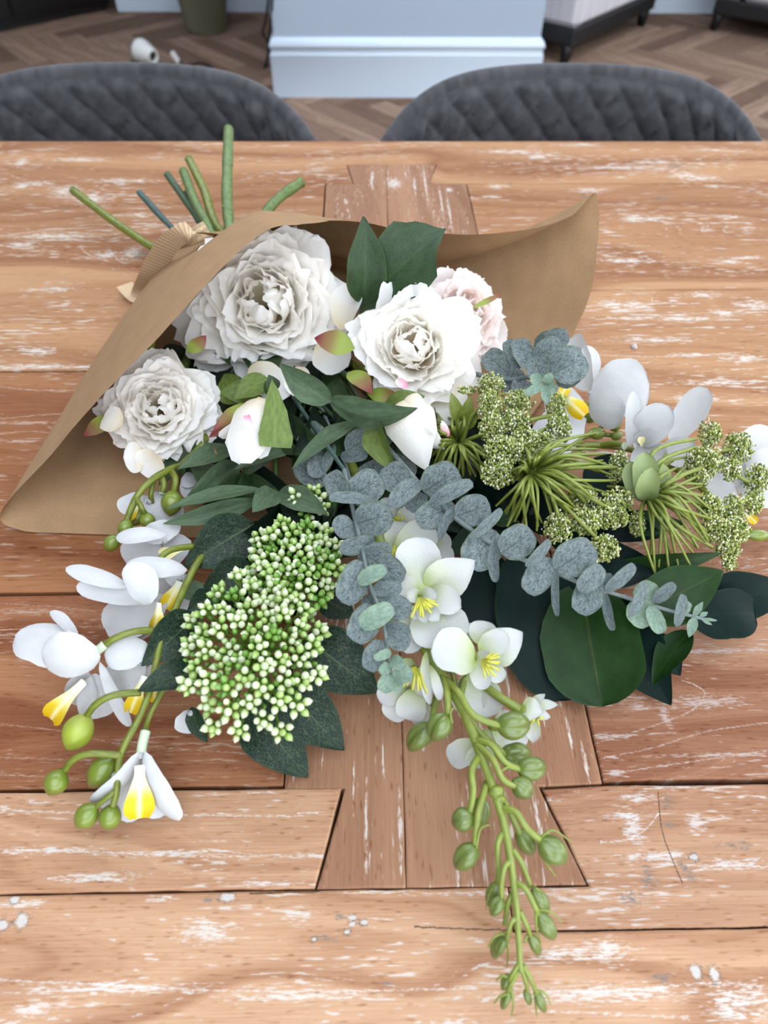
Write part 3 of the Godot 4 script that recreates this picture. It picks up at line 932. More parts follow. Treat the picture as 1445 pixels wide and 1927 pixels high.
func build_table() -> void:
	var t := thing("dining_table", "large rustic table of lime-washed reclaimed planks with a dovetailed cross board", "table", Vector3(0.03, 0, -0.49))
	put("underside", box_mesh(Vector3(1.88, 0.02, 0.97), Vector3(0.03, TABLE_Y - 0.045, -0.488), M.gap_dark, 0.002), t)
	var l := -0.95
	var r := 1.0
	var boards := [
		[[[l, -0.985], [r, -0.985], [r, -0.857], [0.072, -0.857], [0.085, -0.911], [-0.031, -0.911], [-0.022, -0.857], [l, -0.857]], "wood_rear", 0.0],
		[[[l, -0.8555], [-0.0565, -0.8555], [-0.0545, -0.4905], [l, -0.4905]], "wood_rear", 0.0004],
		[[[l, -0.4885], [-0.0545, -0.4885], [-0.053, -0.2563], [l, -0.2563]], "wood_rear_brown", 0.0],
		[[[l, -0.2540], [-0.053, -0.2540], [-0.0505, -0.1285], [l, -0.1285]], "wood_front_brown", -0.0004],
		[[[0.119, -0.8555], [r, -0.8555], [r, -0.6180], [0.120, -0.6165]], "wood_rear", 0.0],
		[[[0.120, -0.6150], [r, -0.6165], [r, -0.372], [0.122, -0.372]], "wood_rear", 0.0005],
		[[[0.122, -0.3705], [r, -0.3705], [r, -0.1285], [0.160, -0.1285], [0.125, -0.1275]], "wood_front_rose", 0.0],
		[[[l, -0.1265], [-0.0185, -0.1265], [-0.0308, -0.0779], [l, -0.0779]], "wood_front", 0.0006],
		[[[0.0905, -0.1245], [0.125, -0.126], [0.16, -0.1255], [r, -0.1245], [r, -0.0580], [0.066, -0.0582], [0.066, -0.0770], [0.1062, -0.0770]], "wood_front_pale", 0.0],
		[[[l, -0.0775], [0.0655, -0.0772], [0.0655, -0.0577], [r, -0.0574], [r, 0.010], [l, 0.010]], "wood_front", 0.0]]
	for b in boards:
		put("plank", board(b[0], M[b[1]], FRONT if b[1].begins_with("wood_front") else REAR, false, b[2]), t)
	var cross := [
		[[-0.055, -0.856], [-0.021, -0.856], [-0.030, -0.910], [0.0199, -0.910], [0.0147, -0.0775], [-0.0298, -0.0775], [-0.0168, -0.1262], [-0.0495, -0.1262]],
		[[0.0201, -0.910], [0.084, -0.910], [0.0715, -0.856], [0.118, -0.856], [0.1238, -0.1270], [0.0888, -0.1258], [0.1050, -0.0775], [0.0149, -0.0775]]]
	for c in cross:
		put("plank", board(c, M.wood_cross, CROSS, true, 0.0003), t)
	for c in [Vector2(-0.82, -0.88), Vector2(0.88, -0.88), Vector2(-0.82, -0.10), Vector2(0.88, -0.10)]:
		put("leg", box_mesh(Vector3(0.09, TABLE_Y - 0.055, 0.09), Vector3(c.x, (TABLE_Y - 0.055) / 2.0, c.y), M.table_leg, 0.006), t)
	for z in [-0.90, -0.08]:
		put("apron", box_mesh(Vector3(1.62, 0.08, 0.025), Vector3(0.03, TABLE_Y - 0.095, z), M.table_leg, 0.003), t)


# ------------------------------------------------------------------ quilted tub chairs
func dining_chair(x: float, label: String) -> void:
	var first := get_node_or_null("dining_chair")
	if first:
		var c := first.duplicate()
		c.name = numbered("dining_chair")
		add_child(c, true)
		c.position.x = x
		c.set_meta("label", label)
		return
	var t := thing("dining_chair", label, "chair", Vector3(x, 0, -1.10), "quilted tub chairs behind the table")
	# half ellipse in plan; the section runs from the seat up the quilted face, over the rolled top and down the outside
	var mb := MB.new()
	var nu := 181
	var rows := 74
	var pts := PackedVector3Array()
	var uvs := PackedVector2Array()
	for j in rows:
		for i in nu:
			var u := float(i) / (nu - 1) * 2.0 - 1.0
			var th := u * PI / 2.0
			var edge := pow(absf(sin(th)), 5.0)
			var dir := Vector3(sin(th) * 0.315, 0, -cos(th) * 0.165)
			var out := Vector3(sin(th) / 0.315, 0, -cos(th) / 0.165).normalized()
			var top := 0.787 - 0.095 * edge - 0.02 * pow(absf(u), 2.0)
			var low := 0.47
			var thick := 0.030
			var p: Vector3
			var s := 0.0
			if j < 56:
				s = j / 55.0
				var y := lerpf(low, top - 0.016, s)
				var arc := u * 0.43
				var a := fposmod(arc / 0.0505 + (top - y) / 0.064, 1.0)
				var b := fposmod(arc / 0.0505 - (top - y) / 0.064, 1.0)
				var pad := pow(absf(sin(PI * a) * sin(PI * b)), 0.34) * 0.0125
				var taper := smoothstep(0.0, 0.014, top - y - 0.013)
				p = dir * (1.0 - 0.06 * (1.0 - s)) + Vector3.UP * y - out * (thick * 0.5 + pad * taper)
			elif j < 66:
				var k := PI * (j - 55) / 11.0
				p = dir + Vector3.UP * (top - 0.016 + sin(k) * 0.016) - out * (thick * 0.5) * cos(k)
			else:
				s = (j - 66) / 7.0
				p = dir * (1.0 - 0.05 * s) + Vector3.UP * lerpf(top - 0.016, low - 0.05, s) + out * thick * 0.5
			pts.append(Vector3(x, 0, -1.045) + p)
			uvs.append(Vector2(u * 2.0, s * 1.4))
	mb.grid(pts, uvs, nu, rows)
	put("backrest", mb.mesh(M.velvet, origin), t)
	mb = MB.new()
	var prof := PackedVector2Array([Vector2(0.0001, 0.40), Vector2(0.27, 0.40), Vector2(0.285, 0.41), Vector2(0.29, 0.44), Vector2(0.285, 0.465), Vector2(0.25, 0.48), Vector2(0.0001, 0.485)])
	mb.lathe(prof, 40, Transform3D(Basis().scaled(Vector3(1, 1, 0.85)), Vector3(x, 0, -0.97)))
	put("seat", mb.mesh(M.velvet, origin), t)
	for l in [Vector2(-0.2, -1.14), Vector2(0.2, -1.14), Vector2(-0.2, -0.80), Vector2(0.2, -0.80)]:
		mb = MB.new()
		var foot := Vector3(x + l.x * 1.2, 0, l.y + (l.y + 0.97) * 0.25)
		mb.tube(PackedVector3Array([foot, Vector3(x + l.x, 0.41, l.y)]), PackedFloat32Array([0.009, 0.015]), 12)
		put("leg", mb.mesh(M.black_metal, origin), t)


# ------------------------------------------------------------------ paper, ribbon, cut ends
func build_wrap() -> void:
	var t := thing("wrapping_paper", "brown kraft paper rolled into a cone around the bouquet, open end towards the front", "paper", at(400, 470))
	# the paper's free edge, and beside each spot the point of its narrow end that the same straight fold starts from
	var rim := [620, 417, 0.130, 560, 424, 0.142, 500, 437, 0.150, 395, 530, 0.144, 300, 632, 0.126, 190, 748, 0.092, 100, 853, 0.052, 2, 965, 0.016, 40, 998, 0.003, 130, 1003, 0.002, 225, 1006, 0.002, 500, 1010, 0.002, 800, 960, 0.003, 1000, 780, 0.008, 1076, 632, 0.026, 1108, 560, 0.050, 1123, 480, 0.078, 1122, 366, 0.118, 1075, 406, 0.109, 1000, 431, 0.100, 900, 441, 0.096, 835, 440, 0.100, 760, 432, 0.106, 690, 420, 0.115, 620, 416, 0.122]
	var ring := [494, 428, 0.076, 480, 428, 0.078, 462, 429, 0.079, 430, 433, 0.078, 400, 437, 0.074, 375, 441, 0.066, 355, 446, 0.056, 343, 452, 0.044, 341, 458, 0.030, 345, 466, 0.016, 355, 474, 0.006, 390, 480, 0.002, 430, 478, 0.002, 460, 470, 0.004, 478, 460, 0.010, 486, 452, 0.020, 492, 445, 0.034, 497, 437, 0.048, 498, 434, 0.056, 498, 431, 0.062, 498, 430, 0.066, 497, 429, 0.070, 496, 428, 0.072, 495, 427, 0.074, 494, 426, 0.075]
	var outer := spline(places(rim), 7)
	var inner := spline(places(ring), 7)
	var n := outer.size()
	var rows := 22
	var pts := PackedVector3Array()
	var uvs := PackedVector2Array()
	var corner := at(1122, 366, 0.118)      # the sheet hangs towards this free corner in a hollow curve
	var axis_a := at(420, 455, 0.035)
	var axis_b := at(640, 800, 0.06)
	for j in rows:
		var s := float(j) / (rows - 1)
		for i in n:
			var p := inner[i].lerp(outer[i], s)
			# paper bows outwards a little between its two ends
			var c := axis_a.lerp(axis_b, s)
			var out := (p - c)
			out.y *= 0.5
			var far := exp(-pow(outer[i].distance_to(corner) / 0.115, 2.0))
			p += out.normalized() * 0.012 * sin(PI * s) * clampf((p.y - TABLE_Y) / 0.05, 0.0, 1.0) * (1.0 - far)
			p.y -= 0.044 * far * 4.0 * s * (1.0 - s)
			p += out.normalized() * 0.0022 * wob.get_noise_3d(p.x * 1200.0, p.y * 1200.0, p.z * 1200.0) * s
			p.y = maxf(p.y, TABLE_Y + 0.0015)
			pts.append(p)
			uvs.append(Vector2(p.x * 4.0 + p.y * 2.0, p.z * 4.0))
	var mb := MB.new()
	mb.grid(pts, uvs, n, rows)
	put("sheet", mb.mesh(M.kraft, origin), t)

	t = thing("ribbon", "loosely tied natural jute ribbon looped at the narrow end of the paper", "ribbon", at(330, 480, 0.02))
	for b in [
		["loop", [425, 447, 0.078, 392, 441, 0.094, 352, 440, 0.098, 322, 456, 0.088, 300, 488, 0.066, 284, 520, 0.042, 272, 548, 0.014, 266, 566, 0.002], 42],
		["loop", [400, 452, 0.070, 372, 447, 0.074, 352, 458, 0.066, 345, 474, 0.050, 352, 488, 0.034, 372, 492, 0.030], 24],
		["tail", [268, 566, 0.002, 258, 560, 0.003, 248, 552, 0.006, 234, 536, 0.009], 32]]:
		var path := spline(places(b[1]), 7)
		var p2 := PackedVector3Array()
		var u2 := PackedVector2Array()
		for k in 5:
			for i in path.size():
				var tan: Vector3 = (path[mini(i + 1, path.size() - 1)] - path[maxi(i - 1, 0)]).normalized()
				var side := Vector3(0.86, 0.02, 0.10)
				if b[0] == "tail":
					side = Vector3(0.70, 0.0, -0.70)
				side = (side - tan * side.dot(tan)).normalized()
				p2.append(path[i] + side * metres(b[2], path[i]) * (k / 4.0 - 0.5) + Vector3.UP * 0.0006)
				u2.append(Vector2(i * 0.12, k / 4.0 * 0.8))
		mb = MB.new()
		mb.grid(p2, u2, path.size(), 5)
		put(b[0], mb.mesh(M.jute, origin), t)
	mb = MB.new()
	mb.tube(spline(places([392, 434, 0.082, 372, 446, 0.076, 356, 462, 0.050, 352, 474, 0.020]), 5), _same(0.009, 16), 8)
	put("band", mb.mesh(M.jute, origin), t)


# ------------------------------------------------------------------ peonies
# one bloom: a dome of ruffled petals round an axis; centre and radius in metres
func bloom(parent: Node, centre: Vector3, radius: float, axis: Vector3, count: int, open: float, m: Material, seed_no: int, tall := 1.0, ruff := 1.0) -> void:
	var r := RandomNumberGenerator.new()
	r.seed = seed_no
	var y := axis.normalized()
	var x := y.cross(Vector3(0.2, 0.3, 1.0)).normalized()
	var xf := Transform3D(Basis(x, y, x.cross(y)), centre)
	for k in count:
		var f := float(k) / (count - 1)
		var az := k * 2.39996 + r.randf_range(-0.35, 0.35)
		# where the petal ends and which way its end leans: inner ones close over the heart, outer ones lie open
		var tip := Vector2(0.02 + 1.0 * pow(f, 0.74) * open, 0.50 * tall - 0.50 * pow(f, 1.8) * open) * radius * r.randf_range(0.92, 1.06)
		var lean := deg_to_rad(lerpf(-75.0, 92.0 * open, pow(f, 0.44)) + r.randf_range(-20.0, 20.0))
		var base := Vector2(radius * lerpf(0.04, 0.10, f), -radius * lerpf(0.10, 0.50, f))
		var rise := deg_to_rad(lerpf(34.0, 58.0, f))
		var span := base.distance_to(tip)
		var p1 := base + Vector2(sin(rise), cos(rise)) * span * 0.45
		var p2 := tip - Vector2(sin(lean), cos(lean)) * span * 0.42
		var width := radius * lerpf(0.58, 1.10, pow(f, 0.7)) * r.randf_range(0.8, 1.2)
		var wave := r.randf_range(0.8, 1.7)
		var ph := r.randf_range(0.0, TAU)
		var crimp := radius * r.randf_range(0.03, 0.075) * ruff
		var skew := r.randf_range(-0.25, 0.25)
		var nu := 17
		var nv := 14
		var pts := PackedVector3Array()
		var uvs := PackedVector2Array()
		for j in nv:
			for i in nu:
				var t := float(i) / (nu - 1) * 2.0 - 1.0
				var full := 1.0 - 0.17 * pow(absf(t), 3.0) + skew * 0.25 * t + (0.10 * wob.get_noise_2d(t * 110.0 + k * 300.0, seed_no * 91.0) + 0.035 * wob.get_noise_2d(t * 420.0 + k * 300.0, seed_no * 17.0)) * ruff
				var s := float(j) / (nv - 1) * full
				var q := base.bezier_interpolate(p1, p2, tip, s)
				var d := base.bezier_derivative(p1, p2, tip, clampf(s, 0.02, 1.0)).normalized()
				var nrm := Vector2(d.y, -d.x)            # outwards
				var w := width * (0.22 + 0.78 * sin(minf(s * 1.6, 1.0) * PI / 2.0)) * 0.5 * lerpf(1.0, 0.84, smoothstep(0.75, 1.0, s))
				var lift := crimp * pow(s, 2.0) * sin(t * PI * wave + ph) - radius * 0.07 * t * t * s
				lift += crimp * 0.35 * pow(s, 5.0) * sin(t * 17.0 + ph * 3.0)
				lift += radius * 0.07 * ruff * s * wob.get_noise_2d(t * 95.0 + k * 500.0, s * 120.0 + seed_no * 40.0)
				q += nrm * lift
				var around := maxf(q.x, radius * 0.34)
				var ang := az + t * w / around * 0.80
				var rr := q.x
				var p := Vector3(cos(ang) * rr, q.y, sin(ang) * rr)
				# a little straight sideways spread so inner petals do not fold onto the axis
				p += Vector3(-sin(az), 0, cos(az)) * t * w * 0.5 * clampf(1.0 - q.x / (radius * 0.7), 0.0, 1.0)
				pts.append(xf * p)
				uvs.append(Vector2(t * 0.5 + 0.5, clampf(s, 0.01, 0.985)))
		var mb := MB.new()
		mb.grid(pts, uvs, nu, nv)
		put("petal", mb.mesh(m, origin), parent)


func build_peonies() -> void:
	var foliage := "peony sprays in the paper cone"
	# the large bloom at the back
	var c := at(502, 580, 0.064)
	var t := thing("peony", "largest white ruffled peony, full bloom against the back of the paper", "peony", c, foliage)
	bloom(t, c, metres(168, c), Vector3(0.05, 0.62, 0.64), 62, 1.0, M.peony, 3)
	blades("petal", [[640, 620, 0.07, 672, 535, 0.10, 60, -30, 0.1, 0.3], [600, 640, 0.06, 655, 690, 0.055, 75, 10, 0.1, 0.3], [470, 690, 0.06, 545, 745, 0.05, 60, 0, 0.1, 0.3], [560, 690, 0.06, 565, 748, 0.05, 50, 10, 0.1, 0.3]], "petal", M.peony, t)
	put("stem", stem_mesh([430, 243, 0.088, 428, 310, 0.080, 427, 365, 0.071, 432, 430, 0.060, 450, 520, 0.048, 480, 585, 0.046], 9.5, 11, M.stem_green, 0.16), t)
	for k in [[428, 312, 0.081, 437, 308, 0.083], [426, 392, 0.068, 417, 388, 0.070], [429, 398, 0.067, 437, 392, 0.069]]:
		put("knot", bud_mesh(at(k[0], k[1], k[2]), at(k[3], k[4], k[5]), metres(9, c), M.stem_green), t)
	blades("leaf", [[684, 572, 0.090, 684, 406, 0.150, 84, 12, 0.10, 0.1]], "ovate", M.leaf_peony, t, {"fold": 0.30, "ruffle": 0.05, "nv": 15})
	blades("leaf", [[676, 590, 0.080, 838, 430, 0.140, 100, -18, 0.12, 0.1]], "ovate", M.leaf_peony, t, {"nu": 15, "nv": 19, "fold": 0.12, "ruffle": 0.05, "wl": PackedFloat32Array([0.02, 0.22, 0.40, 0.55, 0.64, 0.66, 0.40, 0.02]), "wr": PackedFloat32Array([0.02, 0.20, 0.42, 0.60, 0.72, 0.66, 0.22, 0.02])})
	blades("leaf", [[625, 756, 0.075, 524, 686, 0.095, 58, -14, 0.16, 0.2]], "ovate", M.leaf_sage, t, {"fold": 0.15, "curl": -0.12, "ruffle": 0.05})
	blades("sepal", [[500, 742, 0.05, 414, 738, 0.055, 56, 10, 0.1, 0.2], [450, 760, 0.045, 422, 704, 0.05, 60, -20, 0.1, 0.2], [505, 712, 0.06, 440, 752, 0.06, 52, 20, 0.1, 0.2]], "ovate", M.leaf_lime, t)
	# the bloom at the left
	c = at(306, 772, 0.042)
	t = thing("peony", "white ruffled peony at the left beside the folded paper flap", "peony", c, foliage)
	bloom(t, c, metres(121, c), Vector3(0.12, 0.66, 0.52), 52, 0.97, M.peony, 8)
	blades("petal", [[270, 860, 0.045, 232, 862, 0.05, 55, 0, 0.1, 0.3], [300, 860, 0.04, 262, 888, 0.04, 60, 0, 0.1, 0.3], [230, 800, 0.05, 196, 782, 0.055, 50, 0, 0.1, 0.3]], "petal", M.peony, t)
	put("stem", stem_mesh([345, 322, 0.070, 367, 380, 0.065, 397, 440, 0.056, 410, 520, 0.040, 360, 660, 0.030, 310, 760, 0.040], 8.5, 9, M.stem_green, 0.05), t)
	blades("sepal", [[352, 662, 0.075, 388, 631, 0.085, 30, 20, 0.1, 0.2], [205, 782, 0.05, 157, 821, 0.045, 30, -20, 0.05, 0.1], [290, 660, 0.07, 272, 638, 0.07, 30, 0, 0.1, 0.2], [392, 868, 0.04, 404, 842, 0.045, 20, 0, 0.1, 0.2]], "lance", M.sepal, t)
	blades("leaf", [[440, 848, 0.030, 333, 884, 0.050, 42, 25, 0.12, 0.1], [448, 872, 0.030, 338, 952, 0.052, 60, -15, 0.08, 0.1], [495, 922, 0.040, 312, 958, 0.055, 34, 40, 0.06, 0.1], [486, 940, 0.040, 306, 986, 0.055, 40, -10, 0.08, 0.1]], "lance", M.leaf_sage, t, {"fold": 0.22, "ruffle": 0.06, "nv": 15})
	blades("leaf", [[520, 928, 0.040, 616, 968, 0.052, 52, -20, 0.10, 0.1], [524, 926, 0.040, 474, 964, 0.050, 50, 20, 0.10, 0.1], [676, 796, 0.040, 548, 885, 0.055, 36, 30, 0.10, 0.1], [560, 845, 0.030, 440, 885, 0.050, 34, 30, 0.1, 0.1]], "lance", M.leaf_sage, t, {"fold": 0.22, "ruffle": 0.06, "nv": 15})
	# the bloom in the middle right
	c = at(778, 655, 0.078)
	t = thing("peony", "creamy white peony in the middle of the bouquet, just below the lobed green leaf", "peony", c, foliage)
	bloom(t, c, metres(132, c), Vector3(-0.06, 0.66, 0.58), 46, 0.96, M.peony, 21)
	blades("petal", [[805, 600, 0.085, 890, 575, 0.100, 66, 20, 0.12, 0.3], [760, 580, 0.085, 830, 556, 0.10, 50, 30, 0.1, 0.3], [840, 700, 0.06, 905, 690, 0.06, 70, 0, 0.1, 0.3], [820, 730, 0.05, 850, 800, 0.045, 90, 0, 0.1, 0.3], [845, 700, 0.05, 880, 742, 0.045, 60, 0, 0.1, 0.3]], "petal", M.peony, t)
	blades("petal", [[745, 715, 0.09, 768, 728, 0.092, 16, 0, 0.1, 0.3]], "petal", M.pink_petal, t)
	put("stem", stem_mesh([567, 343, 0.048, 527, 371, 0.044, 502, 398, 0.040, 484, 428, 0.036, 520, 520, 0.030, 660, 640, 0.034, 770, 670, 0.05], 9.5, 9, M.stem_green, 0.30), t)
	blades("sepal", [[668, 656, 0.085, 591, 636, 0.090, 46, 10, 0.1, 0.15], [655, 700, 0.07, 700, 742, 0.07, 40, -30, 0.1, 0.2], [690, 740, 0.06, 760, 750, 0.06, 30, 0, 0.1, 0.2], [888, 580, 0.10, 946, 552, 0.105, 11, 0, 0.05, 0.1]], "lance", M.sepal, t)
	# the pinkish one behind it
	c = at(872, 596, 0.062)
	t = thing("peony", "pale blush peony half hidden behind the creamy one, against the right of the paper", "peony", c, foliage)
	bloom(t, c, metres(98, c), Vector3(0.30, 0.62, 0.48), 36, 1.0, M.peony_blush, 33)
	put("stem", stem_mesh([355, 299, 0.072, 384, 358, 0.062, 416, 436, 0.050, 520, 500, 0.036, 720, 580, 0.034, 860, 600, 0.04], 8, 9, M.stem_olive, 0.06), t)
	# the two buds
	c = at(468, 808, 0.066)
	t = thing("peony_bud", "half-open white peony bud with a pink inner fold beside a lime leaf", "peony bud", c, "peony buds")
	bloom(t, c, metres(46, c), at(440, 872, 0.062) - at(505, 745, 0.062), 10, 0.45, M.peony, 41, 1.5, 0.7)
	blades("petal", [[500, 752, 0.068, 452, 872, 0.072, 76, 12, 0.26, -0.55], [496, 750, 0.066, 430, 846, 0.066, 54, -30, 0.22, -0.5], [510, 752, 0.066, 488, 862, 0.066, 60, 35, 0.24, -0.5], [492, 752, 0.07, 412, 822, 0.064, 38, -50, 0.2, -0.3]], "petal", M.peony, t, {"ruffle": 0.08})
	blades("inner_fold", [[473, 815, 0.090, 463, 782, 0.092, 15, 0, 0.1, 0.5]], "petal", M.pink_petal, t, {"ruffle": 0.2})
	put("stem", stem_mesh([315, 329, 0.060, 348, 376, 0.055, 374, 415, 0.050, 420, 500, 0.036, 470, 640, 0.035, 508, 742, 0.064], 7, 7, M.stem_dark, 0.05), t)
	blades("sepal", [[470, 760, 0.065, 398, 815, 0.062, 26, 20, 0.12, 0.3], [455, 765, 0.060, 392, 824, 0.056, 30, -20, 0.1, 0.2]], "lance", M.sepal, t)
	blades("leaf", [[518, 842, 0.075, 512, 712, 0.095, 68, 16, 0.06, 0.1]], "wedge", M.leaf_lime, t, {"ruffle": 0.05, "nv": 15})
	blades("leaf", [[520, 735, 0.07, 505, 705, 0.08, 28, 0, 0.1, 0.1]], "ovate", M.leaf_peony, t)
	c = at(796, 815, 0.058)
	t = thing("peony_bud", "pointed closed white peony bud below the creamy peony", "peony bud", c, "peony buds")
	bloom(t, c, metres(52, c), at(806, 884, 0.054) - at(760, 752, 0.062), 7, 0.42, M.peony, 55, 1.5, 0.4)
	blades("petal", [[758, 752, 0.066, 802, 886, 0.060, 96, 0, 0.30, -0.60], [770, 750, 0.064, 838, 846, 0.058, 70, 40, 0.26, -0.5], [750, 758, 0.064, 776, 866, 0.058, 66, -40, 0.24, -0.5], [765, 745, 0.068, 818, 820, 0.078, 50, 12, 0.2, -0.5]], "point", M.peony, t, {"ruffle": 0.03})
	blades("petal", [[830, 792, 0.066, 843, 822, 0.060, 16, 30, 0.1, -0.3]], "petal", M.pink_petal, t)
	blades("sepal", [[722, 762, 0.066, 800, 745, 0.074, 40, 0, 0.2, -0.3], [760, 742, 0.070, 842, 800, 0.064, 18, 40, 0.15, -0.2]], "lance", M.leaf_lime, t)
	put("stem", stem_mesh([352, 362, 0.052, 372, 398, 0.048, 400, 440, 0.042, 500, 560, 0.030, 640, 700, 0.034, 755, 752, 0.064], 6.5, 7, M.stem_dark, 0.05), t)
	blades("leaf", [[618, 752, 0.072, 785, 768, 0.092, 62, 10, 0.05, 0.2]], "ovate", M.leaf_sage, t, {"fold": -0.45, "ruffle": 0.12, "nv": 15, "bend": 0.10})
	blades("leaf", [[706, 788, 0.060, 752, 896, 0.066, 60, 30, 0.12, 0.2]], "ovate", M.leaf_lime, t, {"fold": 0.25, "ruffle": 0.05})
	# foliage filling the cone between the blooms, most of it coloured dark as shade
	t = thing("foliage", "mass of green leaves, many coloured darker as shade, in the middle of the bouquet between the peonies", "leaves", at(620, 830, 0.01))
	for zone in [[330.0, 860.0, 600.0, 960.0, 70, "leaf_peony"], [380.0, 900.0, 640.0, 1000.0, 90, "leaf_shaded"], [800.0, 1040.0, 760.0, 1010.0, 34, "leaf_shaded"], [380.0, 640.0, 960.0, 1160.0, 22, "leaf_shaded"]]:
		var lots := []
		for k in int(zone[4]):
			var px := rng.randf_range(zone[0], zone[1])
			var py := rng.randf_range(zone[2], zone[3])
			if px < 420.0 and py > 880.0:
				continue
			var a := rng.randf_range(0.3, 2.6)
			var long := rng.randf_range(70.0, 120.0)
			var h := rng.randf_range(0.005, 0.030) if zone[5] == "leaf_shaded" else rng.randf_range(0.008, 0.036)
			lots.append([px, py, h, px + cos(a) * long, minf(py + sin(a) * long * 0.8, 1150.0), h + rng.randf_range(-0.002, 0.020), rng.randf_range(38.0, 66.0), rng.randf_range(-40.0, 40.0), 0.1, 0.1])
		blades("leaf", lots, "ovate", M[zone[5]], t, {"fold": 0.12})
	for k in 14:
		var px := rng.randf_range(520.0, 760.0)
		var py := rng.randf_range(760.0, 900.0)
		put("stem", stem_mesh([420 + k * 8, 520, 0.02, 520 + k * 8, 660, 0.018, px, py, 0.03], 5, 4, M.stem_dark), t)


# ------------------------------------------------------------------ orchids
# one flower: the column where its parts meet, then tepals and lip as its own pieces
func orchid_flower(parent: Node, heart: Array, tepals: Array, lips: Array, pale := false) -> void:
	var h := at(heart[0], heart[1], heart[2])
	var col := put("flower", bud_mesh(h, h + Vector3(0.0005, 0.004, 0.003), 0.0035, M.orchid), parent)
	blades("tepal", tepals, "petal", M.orchid, col, {"ruffle": 0.045, "waves": 1.2, "nu": 11, "nv": 13})
	blades("lip", lips, "lip", M.pale_lip if pale else M.lip, col, {"ruffle": 0.06, "cup": 0.5}, "pale yellow lip" if pale else "yellow lip")


func orchid_bud(parent: Node, x0: float, y0: float, h0: float, x1: float, y1: float, h1: float, w: float, m := "bud_olive") -> void:
	var a := at(x0, y0, h0)
	put("bud", bud_mesh(a, at(x1, y1, h1), metres(w, a), M[m], 0.07, 2, 0.35), parent)


